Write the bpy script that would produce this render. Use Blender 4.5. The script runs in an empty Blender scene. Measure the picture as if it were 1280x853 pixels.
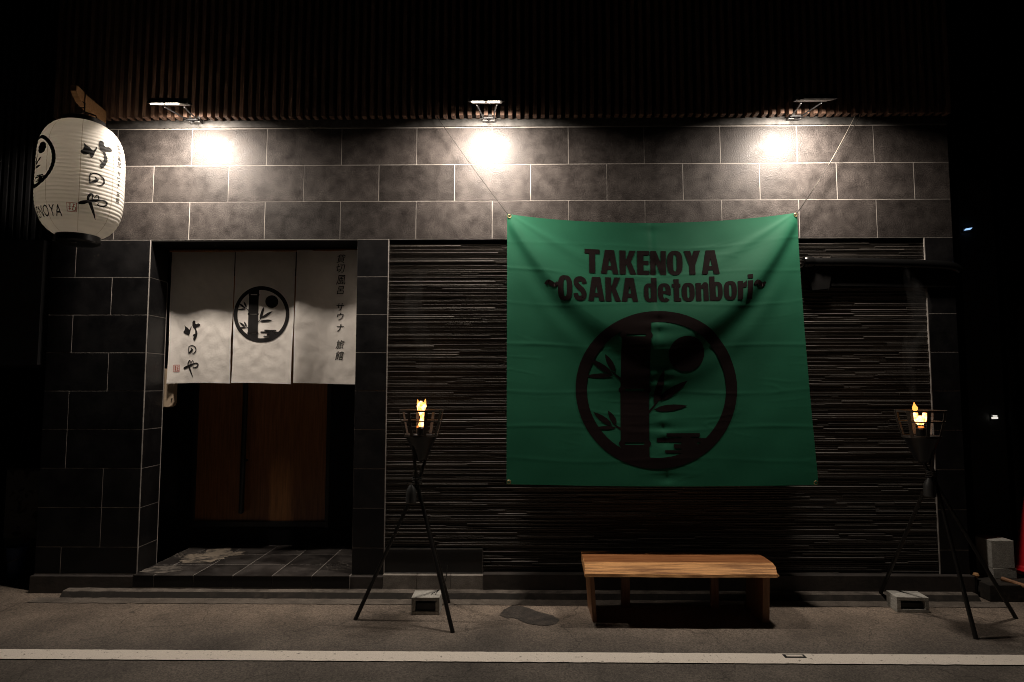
import bpy, bmesh, math, random
from mathutils import Vector, noise
R = math.radians
scn = bpy.context.scene
COL = scn.collection
random.seed(7)

# ------------------------------------------------------------------ camera
F, TH, PS, DIST, HGT, CX, CY = 790.0, R(4.19), math.atan(11 / 790.0), 4.935, 1.565, 640.0, 426.5
f0 = Vector((-math.sin(PS), math.cos(PS), 0))
FW = Vector((f0.x * math.cos(TH), f0.y * math.cos(TH), math.sin(TH)))
RT = Vector((math.cos(PS), math.sin(PS), 0))
UP = RT.cross(FW)
EYE = Vector((0, -DIST, HGT))
cam_d = bpy.data.cameras.new('camera')
cam_d.sensor_width = 36
cam_d.lens = F / 1280 * 36
cam_d.clip_start = 0.05
cam_d.clip_end = 500
cam = bpy.data.objects.new('camera', cam_d)
COL.objects.link(cam)
cam.location = EYE
cam.rotation_euler = FW.to_track_quat('-Z', 'Y').to_euler()
scn.camera = cam

# ------------------------------------------------------------------ night sky, exposure
world = bpy.data.worlds.new("World")
scn.world = world
world.use_nodes = True
wn = world.node_tree
sky = wn.nodes.new('ShaderNodeTexSky')
sky.sky_type = 'NISHITA'
sky.sun_disc = False
sky.sun_elevation = R(-3.5)
sky.sun_rotation = R(200)
bg = wn.nodes['Background']
bg.inputs[1].default_value = 0.012
wn.links.new(sky.outputs[0], bg.inputs[0])
scn.view_settings.view_transform = 'Standard'
scn.view_settings.look = 'None'
scn.view_settings.gamma = 1
scn.view_settings.exposure = 0.0
scn.cycles.use_denoising = True
scn.cycles.pixel_filter_type = 'BLACKMAN_HARRIS'
scn.cycles.filter_width = 1.0
scn.cycles.max_bounces = 8
scn.cycles.sample_clamp_indirect = 4.0
LAMP_W = 39.0
LAMP_COL = (1.0, 0.87, 0.745)


# ------------------------------------------------------------------ measuring helpers (a photo pixel's ray met with a real plane)
def ray(px, py):
    return FW + RT * ((px - CX) / F) - UP * ((py - CY) / F)


def on_y(px, py, y=0.0):
    d = ray(px, py)
    return EYE + d * ((y - EYE.y) / d.y)


def on_z(px, py, z=0.0):
    d = ray(px, py)
    return EYE + d * ((z - EYE.z) / d.z)


# ------------------------------------------------------------------ object helpers
def tag(o, label=None, cat=None, group=None, kind=None):
    if label: o['label'] = label
    if cat: o['category'] = cat
    if group: o['group'] = group
    if kind: o['kind'] = kind
    return o


def thing(name, loc, label, cat, group=None, rz=0.0):
    o = bpy.data.objects.new(name, None)
    o.empty_display_size = 0.1
    COL.objects.link(o)
    o.location = loc
    o.rotation_euler = (0, 0, rz)
    return tag(o, label, cat, group)


def link(name, me, parent=None, loc=(0, 0, 0), scale=(1, 1, 1), rot=(0, 0, 0)):
    o = bpy.data.objects.new(name, me)
    COL.objects.link(o)
    o.location = loc
    o.scale = scale
    o.rotation_euler = rot
    if parent is not None: o.parent = parent
    return o


class MB:
    """collects shapes and links them as ONE mesh; o is the origin subtracted from every point"""
    def __init__(s, o=(0, 0, 0)):
        s.v, s.f, s.o = [], [], Vector(o)

    def add(s, vs, fs):
        n = len(s.v)
        s.v += [Vector(p) - s.o for p in vs]
        s.f += [tuple(i + n for i in f) for f in fs]
        return s

    def box(s, x0, x1, y0, y1, z0, z1):
        return s.add([(x0, y0, z0), (x1, y0, z0), (x1, y1, z0), (x0, y1, z0), (x0, y0, z1), (x1, y0, z1), (x1, y1, z1), (x0, y1, z1)],
                     [(0, 3, 2, 1), (4, 5, 6, 7), (0, 1, 5, 4), (1, 2, 6, 5), (2, 3, 7, 6), (3, 0, 4, 7)])

    def hexa(s, pts):
        return s.add(pts, [(0, 3, 2, 1), (4, 5, 6, 7), (0, 1, 5, 4), (1, 2, 6, 5), (2, 3, 7, 6), (3, 0, 4, 7)])

    def tube(s, pts, rad, n=10, cap=True):
        pts = [Vector(p) for p in pts]
        rads = rad if isinstance(rad, (list, tuple)) else [rad] * len(pts)
        rings = []
        ref = None
        for i, p in enumerate(pts):
            t = (pts[min(i + 1, len(pts) - 1)] - pts[max(i - 1, 0)]).normalized()
            if ref is None:
                ref = Vector((0, 0, 1)) if abs(t.z) < 0.9 else Vector((1, 0, 0))
            a = t.cross(ref).normalized()
            b = a.cross(t).normalized()
            ref = b
            rings.append([p + (a * math.cos(k * 2 * math.pi / n) + b * math.sin(k * 2 * math.pi / n)) * rads[i] for k in range(n)])
        vs = [q for r in rings for q in r]
        fs = []
        for i in range(len(pts) - 1):
            for k in range(n):
                k2 = (k + 1) % n
                fs.append((i * n + k, i * n + k2, (i + 1) * n + k2, (i + 1) * n + k))
        if cap:
            fs.append(tuple(range(n - 1, -1, -1)))
            fs.append(tuple((len(pts) - 1) * n + k for k in range(n)))
        return s.add(vs, fs)

    def lathe(s, c, prof, n=24, cap=True):
        c = Vector(c)
        vs, fs = [], []
        for r, z in prof:
            for k in range(n):
                a = k * 2 * math.pi / n
                vs.append(c + Vector((r * math.cos(a), r * math.sin(a), z)))
        for i in range(len(prof) - 1):
            for k in range(n):
                k2 = (k + 1) % n
                fs.append((i * n + k, i * n + k2, (i + 1) * n + k2, (i + 1) * n + k))
        if cap:
            fs.append(tuple(range(n - 1, -1, -1)))
            fs.append(tuple((len(prof) - 1) * n + k for k in range(n)))
        return s.add(vs, fs)

    def prism(s, pts2, to3a, to3b):
        n = len(pts2)
        vs = [to3a(p) for p in pts2] + [to3b(p) for p in pts2]
        fs = [tuple(range(n - 1, -1, -1)), tuple(range(n, 2 * n))] + [(i, (i + 1) % n, n + (i + 1) % n, n + i) for i in range(n)]
        return s.add(vs, fs)

    def mesh(s, name, mat, smooth=False, bevel=0.0, angle=30):
        me = bpy.data.meshes.new(name)
        me.from_pydata([tuple(p) for p in s.v], [], s.f)
        me.materials.append(mat)
        bm = bmesh.new()
        bm.from_mesh(me)
        bmesh.ops.recalc_face_normals(bm, faces=bm.faces)
        if bevel:
            es = [e for e in bm.edges if len(e.link_faces) == 2 and e.calc_face_angle(0) > R(40)]
            bmesh.ops.bevel(bm, geom=es, offset=bevel, segments=2, profile=0.6, affect='EDGES', clamp_overlap=True)
        if smooth:
            for f in bm.faces: f.smooth = True
            for e in bm.edges:
                if len(e.link_faces) == 2 and e.calc_face_angle(0) > R(angle): e.smooth = False
        bm.to_mesh(me)
        bm.free()
        return me

    def build(s, name, mat, parent=None, smooth=False, bevel=0.0, loc=(0, 0, 0), kind=None, angle=30):
        o = link(name, s.mesh(name, mat, smooth, bevel, angle), parent, loc)
        if kind: o['kind'] = kind
        return o


# ------------------------------------------------------------------ materials
def mat(name, rgb, rough=0.6, rgb2=None, nscale=8.0, detail=6.0, bump=0.0, bscale=40.0, metal=0.0, spec=0.5, stretch=(1, 1, 1),
        rough2=None, rand=0.0, contrast=(0.35, 0.65), fine=0.0, fscale=150.0, local=False):
    m = bpy.data.materials.new(name)
    m.use_nodes = True
    nt = m.node_tree
    N, L = nt.nodes, nt.links
    bs = N['Principled BSDF']
    bs.inputs['Base Color'].default_value = (*rgb, 1)
    bs.inputs['Roughness'].default_value = rough
    bs.inputs['Metallic'].default_value = metal
    bs.inputs['Specular IOR Level'].default_value = spec
    if local:
        geo = N.new('ShaderNodeTexCoord'); pos = geo.outputs['Object']
    else:
        geo = N.new('ShaderNodeNewGeometry'); pos = geo.outputs['Position']
    mp = N.new('ShaderNodeMapping')
    mp.inputs['Scale'].default_value = stretch
    L.new(pos, mp.inputs[0])
    vec = mp.outputs[0]
    oi = N.new('ShaderNodeObjectInfo')
    if rand or rgb2:
        ad = N.new('ShaderNodeVectorMath'); ad.operation = 'MULTIPLY_ADD'
        cb = N.new('ShaderNodeCombineXYZ')
        L.new(oi.outputs['Random'], cb.inputs[0]); L.new(oi.outputs['Random'], cb.inputs[2])
        L.new(cb.outputs[0], ad.inputs[0]); ad.inputs[1].default_value = (17, 5, 31) if rand else (0, 0, 0)
        L.new(vec, ad.inputs[2])
        vec = ad.outputs[0]
    col = None
    if rgb2:
        nz = N.new('ShaderNodeTexNoise')
        nz.inputs['Scale'].default_value = nscale
        nz.inputs['Detail'].default_value = detail
        nz.inputs['Roughness'].default_value = 0.65
        L.new(vec, nz.inputs['Vector'])
        mr = N.new('ShaderNodeMapRange')
        mr.inputs[1].default_value, mr.inputs[2].default_value = contrast
        L.new(nz.outputs[0], mr.inputs[0])
        mx = N.new('ShaderNodeMix'); mx.data_type = 'RGBA'
        mx.inputs[6].default_value = (*rgb, 1)
        mx.inputs[7].default_value = (*rgb2, 1)
        L.new(mr.outputs[0], mx.inputs[0])
        col = mx.outputs[2]
        if rough2 is not None:
            m2 = N.new('ShaderNodeMapRange')
            m2.inputs[3].default_value, m2.inputs[4].default_value = rough, rough2
            L.new(mr.outputs[0], m2.inputs[0])
            L.new(m2.outputs[0], bs.inputs['Roughness'])
    if fine:
        nf = N.new('ShaderNodeTexNoise'); nf.inputs['Scale'].default_value = fscale; nf.inputs['Detail'].default_value = 3
        L.new(vec, nf.inputs['Vector'])
        mf = N.new('ShaderNodeMapRange'); mf.inputs[1].default_value = 0.3; mf.inputs[2].default_value = 0.7
        mf.inputs[3].default_value = 1 - fine; mf.inputs[4].default_value = 1 + fine
        L.new(nf.outputs[0], mf.inputs[0])
        vm = N.new('ShaderNodeVectorMath'); vm.operation = 'SCALE'
        if col is None: vm.inputs[0].default_value = rgb
        else: L.new(col, vm.inputs[0])
        L.new(mf.outputs[0], vm.inputs['Scale'])
        col = vm.outputs[0]
    if rand:
        rr = N.new('ShaderNodeMapRange'); rr.inputs[3].default_value = 1 - rand; rr.inputs[4].default_value = 1 + rand
        L.new(oi.outputs['Random'], rr.inputs[0])
        vm = N.new('ShaderNodeVectorMath'); vm.operation = 'SCALE'
        if col is None: vm.inputs[0].default_value = rgb
        else: L.new(col, vm.inputs[0])
        L.new(rr.outputs[0], vm.inputs['Scale'])
        col = vm.outputs[0]
    if col is not None: L.new(col, bs.inputs['Base Color'])
    if bump:
        nb = N.new('ShaderNodeTexNoise'); nb.inputs['Scale'].default_value = bscale; nb.inputs['Detail'].default_value = 5
        L.new(vec, nb.inputs['Vector'])
        bu = N.new('ShaderNodeBump'); bu.inputs['Strength'].default_value = bump; bu.inputs['Distance'].default_value = 0.01
        L.new(nb.outputs[0], bu.inputs['Height'])
        L.new(bu.outputs[0], bs.inputs['Normal'])
    return m


def emit(name, rgb, s):
    m = bpy.data.materials.new(name)
    m.use_nodes = True
    b = m.node_tree.nodes['Principled BSDF']
    b.inputs['Base Color'].default_value = (0, 0, 0, 1)
    b.inputs['Emission Color'].default_value = (*rgb, 1)
    b.inputs['Emission Strength'].default_value = s
    return m


def cloth_mat(name, rgb, transl, weave=900.0, wbump=0.15, rough=0.85, crease=0.0, var=0.06):
    m = mat(name, rgb, rough, rgb2=tuple(c * (1 - var * 2) for c in rgb), nscale=5, spec=0.2)
    nt = m.node_tree
    N, L = nt.nodes, nt.links
    bs = N['Principled BSDF']
    geo = N.new('ShaderNodeNewGeometry')
    mp = N.new('ShaderNodeMapping'); mp.inputs['Scale'].default_value = (1, 1, 1.0)
    L.new(geo.outputs['Position'], mp.inputs[0])
    n1 = N.new('ShaderNodeTexNoise'); n1.inputs['Scale'].default_value = weave * 0.25; n1.inputs['Detail'].default_value = 2
    mp2 = N.new('ShaderNodeMapping'); mp2.inputs['Scale'].default_value = (0.25, 1, 1.6)
    L.new(geo.outputs['Position'], mp2.inputs[0]); L.new(mp2.outputs[0], n1.inputs['Vector'])
    b1 = N.new('ShaderNodeBump'); b1.inputs['Strength'].default_value = wbump; b1.inputs['Distance'].default_value = 0.004
    L.new(n1.outputs[0], b1.inputs['Height'])
    n2 = N.new('ShaderNodeTexNoise'); n2.inputs['Scale'].default_value = 5; n2.inputs['Detail'].default_value = 4; n2.inputs['Distortion'].default_value = 1.5
    L.new(mp.outputs[0], n2.inputs['Vector'])
    b2 = N.new('ShaderNodeBump'); b2.inputs['Strength'].default_value = crease; b2.inputs['Distance'].default_value = 0.05
    L.new(n2.outputs[0], b2.inputs['Height']); L.new(b1.outputs[0], b2.inputs['Normal'])
    L.new(b2.outputs[0], bs.inputs['Normal'])
    if transl:
        tr = N.new('ShaderNodeBsdfTranslucent')
        L.new(bs.inputs['Base Color'].links[0].from_socket, tr.inputs[0])
        mx = N.new('ShaderNodeMixShader'); mx.inputs[0].default_value = transl
        L.new(bs.outputs[0], mx.inputs[1]); L.new(tr.outputs[0], mx.inputs[2])
        L.new(mx.outputs[0], N['Material Output'].inputs[0])
    return m


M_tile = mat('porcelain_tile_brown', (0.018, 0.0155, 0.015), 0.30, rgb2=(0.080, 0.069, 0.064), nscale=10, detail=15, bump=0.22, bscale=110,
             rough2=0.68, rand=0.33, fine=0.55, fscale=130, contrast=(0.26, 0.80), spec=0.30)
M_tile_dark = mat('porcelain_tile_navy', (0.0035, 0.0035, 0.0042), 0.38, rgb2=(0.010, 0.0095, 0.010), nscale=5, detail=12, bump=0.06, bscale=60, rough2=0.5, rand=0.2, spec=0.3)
M_floor_tile = mat('floor_tile', (0.016, 0.014, 0.0135), 0.35, rgb2=(0.055, 0.048, 0.044), nscale=5, detail=8, bump=0.1, bscale=60, rough2=0.6, rand=0.25, fine=0.3)
M_grout = mat('grout', (0.44, 0.41, 0.38), 0.8, rgb2=(0.22, 0.20, 0.185), nscale=5, detail=10)
M_strip = mat('split_stone', (0.038, 0.034, 0.030), 0.6, rgb2=(0.088, 0.077, 0.067), nscale=14, detail=6, bump=0.12, bscale=50, stretch=(0.25, 1, 5), fine=0.25)
M_slat = mat('stained_cedar', (0.12, 0.072, 0.050), 0.55, rgb2=(0.32, 0.19, 0.13), nscale=10, stretch=(6, 6, 0.5), rand=0.22, bump=0.15)
M_black = mat('black_paint', (0.010, 0.010, 0.011), 0.4, bump=0.03)
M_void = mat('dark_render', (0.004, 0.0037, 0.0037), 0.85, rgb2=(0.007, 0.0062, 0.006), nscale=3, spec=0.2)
M_basket = mat('firelit_iron', (0.085, 0.07, 0.06), 0.45, bump=0.15, bscale=120, metal=0.4)  # brighter base colour stands in for flame light on the basket
M_blackmetal = mat('black_iron', (0.02, 0.019, 0.018), 0.38, bump=0.1, bscale=120, metal=0.4)
M_grey_metal = mat('galvanised_metal', (0.16, 0.155, 0.15), 0.4, rgb2=(0.08, 0.078, 0.075), nscale=14, metal=0.6)
M_alu = mat('lamp_grey', (0.32, 0.31, 0.30), 0.4, metal=0.5, bump=0.02)
M_door = mat('varnished_door_wood', (0.20, 0.085, 0.03), 0.32, rgb2=(0.34, 0.15, 0.055), nscale=9, stretch=(7, 7, 0.35), bump=0.05)
M_conc = mat('concrete', (0.30, 0.275, 0.245), 0.85, rgb2=(0.18, 0.16, 0.14), nscale=9, bump=0.3, bscale=120, fine=0.15)
M_kerb = mat('kerb_concrete', (0.19, 0.163, 0.138), 0.85, rgb2=(0.055, 0.046, 0.038), nscale=9, bump=0.35, bscale=90, fine=0.2)
M_gutter = mat('gutter_concrete', (0.17, 0.145, 0.12), 0.88, rgb2=(0.09, 0.075, 0.062), nscale=6, bump=0.4, bscale=120, fine=0.3)
M_kerb_face = mat('shade_toned_concrete', (0.018, 0.015, 0.012), 0.9, rgb2=(0.06, 0.048, 0.038), nscale=12, bump=0.3, contrast=(0.5, 0.8))  # dark colour carries the shade of the kerb's front face
M_plinth = mat('plinth_dark', (0.03, 0.027, 0.025), 0.6, rgb2=(0.06, 0.05, 0.045), nscale=8, bump=0.2)
M_block = mat('concrete_block', (0.48, 0.47, 0.43), 0.9, rgb2=(0.34, 0.33, 0.30), nscale=25, bump=0.5, bscale=200, fine=0.25, fscale=260)
M_bench = mat('oiled_slab_wood', (0.26, 0.125, 0.055), 0.45, rgb2=(0.72, 0.38, 0.155), nscale=5, detail=12, contrast=(0.38, 0.58), stretch=(0.6, 7, 7), bump=0.12, bscale=30, fine=0.12)
M_bench_top = mat('oiled_slab_heart', (0.17, 0.06, 0.02), 0.38, rgb2=(0.38, 0.165, 0.065), nscale=5, detail=12, stretch=(0.6, 12, 9), bump=0.08, bscale=30, fine=0.1)
M_bench_leg = mat('bench_leg_wood', (0.22, 0.10, 0.042), 0.5, rgb2=(0.34, 0.17, 0.08), nscale=7, stretch=(8, 8, 0.6), bump=0.1)
M_line = mat('road_paint', (0.78, 0.72, 0.64), 0.7, rgb2=(0.16, 0.135, 0.11), nscale=38, detail=8, bump=0.2, bscale=160, fine=0.12, contrast=(0.60, 0.70))
M_noren = cloth_mat('linen', (0.88, 0.84, 0.79), 0.10, crease=0.07, wbump=0.3)
M_ink = mat('ink_black', (0.012, 0.011, 0.011), 0.75, spec=0.2)
M_ink_banner = mat('print_dark_brown', (0.0085, 0.0045, 0.0045), 0.8, rgb2=(0.011, 0.006, 0.006), nscale=60, spec=0.08)
M_seal = mat('seal_red', (0.42, 0.07, 0.05), 0.8)
M_green = cloth_mat('green_polyester', (0.014, 0.120, 0.064), 0.05, wbump=0.03, crease=0.0, rough=0.6, var=0.04)
M_brass = mat('brass_eyelet', (0.65, 0.52, 0.28), 0.3, metal=0.9)
M_wood_arm = mat('arm_wood', (0.42, 0.22, 0.09), 0.6, rgb2=(0.55, 0.32, 0.15), nscale=10, stretch=(1, 5, 5), bump=0.1)
M_rope = mat('dark_rope', (0.022, 0.018, 0.015), 0.8)
M_rope2 = mat('pale_rope', (0.34, 0.30, 0.25), 0.8)
M_beige = mat('beige_plaster', (0.50, 0.40, 0.29), 0.7, rgb2=(0.40, 0.31, 0.22), nscale=6)
M_cone = mat('red_plastic', (0.62, 0.012, 0.022), 0.45)
M_blue = mat('blue_plastic', (0.02, 0.05, 0.14), 0.5)
M_steel_panel = mat('painted_panel', (0.045, 0.045, 0.045), 0.5, rgb2=(0.04, 0.04, 0.04), nscale=3)
M_siding = mat('dark_siding', (0.03, 0.03, 0.032), 0.55, rgb2=(0.02, 0.02, 0.022), nscale=4)
M_poster = mat('notice_grey', (0.11, 0.105, 0.10), 0.8, rgb2=(0.03, 0.03, 0.03), nscale=9, detail=2, contrast=(0.56, 0.6))
M_led = emit('led_white', (1.0, 0.86, 0.70), 30)
M_glint_b = emit('blue_glint_glow', (0.35, 0.6, 1.0), 1.2)  # glow for a bluish reflection, not a light source
M_glint_w = emit('white_glint_glow', (1.0, 0.95, 0.85), 0.9)  # glow for a white reflection, not a light source
M_fire = emit('flame_core', (1.0, 0.55, 0.17), 4.0)
_n = M_fire.node_tree
_g, _z, _r, _x = _n.nodes.new('ShaderNodeNewGeometry'), _n.nodes.new('ShaderNodeTexNoise'), _n.nodes.new('ShaderNodeMapRange'), _n.nodes.new('ShaderNodeMix')
_z.inputs['Scale'].default_value = 45
_r.inputs[1].default_value, _r.inputs[2].default_value = 0.35, 0.62
_x.data_type = 'RGBA'
_x.inputs[6].default_value, _x.inputs[7].default_value = (1.0, 0.24, 0.035, 1), (1.0, 0.62, 0.27, 1)
_n.links.new(_g.outputs['Position'], _z.inputs['Vector']); _n.links.new(_z.outputs[0], _r.inputs[0]); _n.links.new(_r.outputs[0], _x.inputs[0])
_n.links.new(_x.outputs[2], _n.nodes['Principled BSDF'].inputs['Emission Color'])
M_fire2 = emit('flame_tip', (1.0, 0.33, 0.06), 2.2)
M_ember = emit('ember', (1.0, 0.25, 0.04), 1.4)


def road_material():
    m = mat('asphalt', (0.072, 0.063, 0.055), 0.82, rgb2=(0.145, 0.124, 0.104), nscale=1.3, detail=9, bump=0.55, bscale=160, contrast=(0.3, 0.7))
    nt = m.node_tree
    N, L = nt.nodes, nt.links
    bs = N['Principled BSDF']
    base = bs.inputs['Base Color'].links[0].from_socket
    geo = N.new('ShaderNodeNewGeometry')
    vo = N.new('ShaderNodeTexVoronoi'); vo.inputs['Scale'].default_value = 125
    L.new(geo.outputs['Position'], vo.inputs['Vector'])
    mr = N.new('ShaderNodeMapRange'); mr.inputs[3].default_value = 0.5; mr.inputs[4].default_value = 1.6
    L.new(vo.outputs['Color'], mr.inputs[0])
    vm = N.new('ShaderNodeVectorMath'); vm.operation = 'SCALE'
    L.new(base, vm.inputs[0]); L.new(mr.outputs[0], vm.inputs['Scale'])
    # the verge between line and kerb is a paler, browner surface
    sp = N.new('ShaderNodeSeparateXYZ'); L.new(geo.outputs['Position'], sp.inputs[0])
    nz = N.new('ShaderNodeTexNoise'); nz.inputs['Scale'].default_value = 2.2; nz.inputs['Detail'].default_value = 6
    L.new(geo.outputs['Position'], nz.inputs['Vector'])
    ma = N.new('ShaderNodeMath'); ma.operation = 'MULTIPLY_ADD'; ma.inputs[1].default_value = 0.35
    L.new(nz.outputs[0], ma.inputs[0]); L.new(sp.outputs[1], ma.inputs[2])
    m2 = N.new('ShaderNodeMapRange'); m2.inputs[1].default_value = -0.85; m2.inputs[2].default_value = -0.25
    L.new(ma.outputs[0], m2.inputs[0])
    mx = N.new('ShaderNodeMix'); mx.data_type = 'RGBA'
    mult = N.new('ShaderNodeMix'); mult.data_type = 'RGBA'; mult.blend_type = 'MULTIPLY'; mult.inputs[0].default_value = 1
    mult.inputs[7].default_value = (1.75, 1.62, 1.5, 1)
    L.new(vm.outputs[0], mult.inputs[6])
    L.new(m2.outputs[0], mx.inputs[0]); L.new(vm.outputs[0], mx.inputs[6]); L.new(mult.outputs[2], mx.inputs[7])
    vc = N.new('ShaderNodeTexVoronoi'); vc.feature = 'DISTANCE_TO_EDGE'; vc.inputs['Scale'].default_value = 1.15
    nd = N.new('ShaderNodeTexNoise'); nd.inputs['Scale'].default_value = 4; nd.inputs['Detail'].default_value = 8
    L.new(geo.outputs['Position'], nd.inputs['Vector'])
    av = N.new('ShaderNodeVectorMath'); av.operation = 'MULTIPLY_ADD'; av.inputs[1].default_value = (0.35, 0.35, 0)
    L.new(nd.outputs['Color'], av.inputs[0]); L.new(geo.outputs['Position'], av.inputs[2]); L.new(av.outputs[0], vc.inputs['Vector'])
    cm = N.new('ShaderNodeMapRange'); cm.inputs[1].default_value = 0.0; cm.inputs[2].default_value = 0.006
    cm.inputs[3].default_value = 0.45; cm.inputs[4].default_value = 1.0
    L.new(vc.outputs['Distance'], cm.inputs[0])
    ns = N.new('ShaderNodeTexNoise'); ns.inputs['Scale'].default_value = 1.7; ns.inputs['Detail'].default_value = 10
    L.new(geo.outputs['Position'], ns.inputs['Vector'])
    sm_ = N.new('ShaderNodeMapRange'); sm_.inputs[1].default_value = 0.36; sm_.inputs[2].default_value = 0.56
    sm_.inputs[3].default_value = 0.72; sm_.inputs[4].default_value = 1.08
    L.new(ns.outputs[0], sm_.inputs[0])
    mm = N.new('ShaderNodeMath'); mm.operation = 'MULTIPLY'
    L.new(cm.outputs[0], mm.inputs[0]); L.new(sm_.outputs[0], mm.inputs[1])
    vs_ = N.new('ShaderNodeVectorMath'); vs_.operation = 'SCALE'
    L.new(mx.outputs[2], vs_.inputs[0]); L.new(mm.outputs[0], vs_.inputs['Scale'])
    L.new(vs_.outputs[0], bs.inputs['Base Color'])
    return m


M_road = road_material()
M_wet = mat('wet_asphalt', (0.028, 0.025, 0.022), 0.6, rgb2=(0.075, 0.062, 0.052), nscale=14, detail=10, bump=0.55, bscale=160, fine=0.5, fscale=125)

# ------------------------------------------------------------------ ground
MB().add([(-60, -40, 0), (60, -40, 0), (60, 60, 0), (-60, 60, 0)], [(0, 1, 2, 3)]).build('road', M_road, kind='structure')


def ragged_sheet(name, x0, x1, y0, y1, z, m, step=0.03, amp=0.004, seed=0.0):
    n = int((x1 - x0) / step)
    vs = []
    for i in range(n + 1):
        x = x0 + (x1 - x0) * i / n
        vs.append((x, y0 + amp * noise.noise(Vector((x * 14, seed, 0))) + amp * 0.8 * noise.noise(Vector((x * 50, seed, 0))), z))
        vs.append((x, y1 + amp * noise.noise(Vector((x * 14, seed + 9, 0))) + amp * 0.8 * noise.noise(Vector((x * 50, seed + 9, 0))), z))
    return MB().add(vs, [(2 * i, 2 * i + 2, 2 * i + 3, 2 * i + 1) for i in range(n)]).build(name, m, kind='structure')


ragged_sheet('road_marking', -14, 14, -1.212, -1.078, 0.006, M_line)
ragged_sheet('gutter', -3.6, 3.5, -0.262, -0.148, 0.004, M_gutter, amp=0.012, seed=4)
pts = [(624, 769), (630, 762), (640, 757), (650, 757.5), (658, 759), (666, 762), (673, 765), (690, 769), (699.5, 775), (695, 780), (684, 782), (673, 781.6), (662, 780), (655, 778), (647, 774), (640, 772), (634, 773)]
MB().add([on_z(x, y, 0.003) for x, y in pts], [tuple(range(len(pts)))]).build('wet_patch', M_wet, kind='structure')
# kerb: low broken concrete lip in front of the building
kb = MB()
xs = [-3.44]
while xs[-1] < 3.36: xs.append(min(3.38, xs[-1] + random.uniform(0.06, 0.14)))
prev = None
for i, x in enumerate(xs):
    w = 0.006 * noise.noise(Vector((x * 5, 0, 0)))
    h = 0.043 + 0.003 * noise.noise(Vector((x * 9, 3, 0)))
    yf = -0.150 + w
    kb.add([(x, yf, 0), (x, yf + 0.034, h - 0.004), (x, yf + 0.044, h), (x, 0.03, h + 0.001)], [])
    n = len(kb.v)
    if i:
        for k in range(3): kb.f.append((n - 8 + k, n - 4 + k, n - 3 + k, n - 7 + k))
kb.f.append((0, 1, 2, 3)); kb.f.append((n - 4, n - 3, n - 2, n - 1))
kob = kb.build('kerb', M_kerb, kind='structure')
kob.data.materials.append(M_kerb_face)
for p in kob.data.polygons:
    if p.normal.y < -0.5: p.material_index = 1  # front face darkened to paint in its shade

# ------------------------------------------------------------------ the restaurant building
bld = thing('restaurant_building', (0, 0, 0), 'restaurant front of dark tiles with a wooden slat screen above and a curtained doorway', 'building')
XL, XR = -3.75, 3.39
OL, OR, OT = -2.951, -1.297, 2.737       # doorway opening
PL, PR = -1.047, 3.168                   # stone panel
FZ = 0.14                                # doorway floor height
core = MB()
g = 0.0012
core.box(XL + g, XR - g, g, 0.34, OT, 3.652)
core.box(XL + g, OL - g, g, 0.25, 0.0, OT)
core.box(OR + g, PL - g, g, 0.25, 0.0, OT)
core.box(PR + g, XR - g, g, 0.25, 0.0, OT)
core.box(PL - g, PR + g, 0.05, 0.25, 0.0, OT - 0.001)
core.box(XL + 0.1, XR - 0.1, 0.34, 0.40, 3.4, 7.2)
wall = core.build('wall', M_grout, bld)
MB().box(XL, XR, -0.012, 0.30, 3.654, 3.72).build('flashing', M_grey_metal, bld)
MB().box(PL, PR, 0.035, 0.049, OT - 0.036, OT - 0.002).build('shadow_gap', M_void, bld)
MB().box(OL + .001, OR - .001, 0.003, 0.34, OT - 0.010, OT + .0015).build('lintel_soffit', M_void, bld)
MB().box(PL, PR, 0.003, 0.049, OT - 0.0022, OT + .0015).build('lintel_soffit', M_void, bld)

TH_ = 0.007
cache = {}


def tile(x0, x1, z0, z1, m, y=0.0):
    w, h = round(x1 - x0, 3), round(z1 - z0, 3)
    key = (w, h, m.name)
    if key not in cache:
        cache[key] = MB().box(-w / 2, w / 2, 0, TH_, -h / 2, h / 2).mesh('wall_tile', m, bevel=0.0008)
    return link('wall_tile', cache[key], wall, ((x0 + x1) / 2, y + random.uniform(-0.0005, 0.0005), (z0 + z1) / 2))


def tile_row(z1, z0, xa, xb, first, pitch, m, j=0.0026):
    cuts = [xa]
    x = first
    while x < xb - 0.03:
        if x > xa + 0.03: cuts.append(x)
        x += pitch
    cuts.append(xb)
    for a, b in zip(cuts, cuts[1:]):
        tile(a + (j if a > xa else 0.001), b - (j if b < xb else 0.001), z0 + j, z1 - j, m)


PITCH = 0.6062
ZR = [3.646, 3.343, 3.046, 2.739]
tile_row(ZR[0], ZR[1], XL, XR, -2.651 - PITCH * 2, PITCH, M_tile)
tile_row(ZR[1], ZR[2], XL, XR, -2.952 - PITCH * 2, PITCH, M_tile)
tile_row(ZR[2], ZR[3], XL, XR, -2.651 - PITCH * 2, PITCH, M_tile)
zz = [2.739 - 0.3005 * k for k in range(9)] + [0.135]
for k in range(9):
    first = -3.25 if k in (1, 3, 6, 7) else -3.55
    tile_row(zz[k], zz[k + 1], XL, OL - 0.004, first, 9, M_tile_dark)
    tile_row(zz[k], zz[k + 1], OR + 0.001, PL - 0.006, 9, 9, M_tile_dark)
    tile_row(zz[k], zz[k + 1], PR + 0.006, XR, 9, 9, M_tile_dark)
    # left reveal of the doorway, facing right
    h = zz[k] - zz[k + 1] - 0.006
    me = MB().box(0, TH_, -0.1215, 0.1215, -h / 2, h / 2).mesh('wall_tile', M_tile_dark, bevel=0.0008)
    link('wall_tile', me, wall, (OL - TH_ + 0.0025, 0.1265, (zz[k] + zz[k + 1]) / 2))
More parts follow.
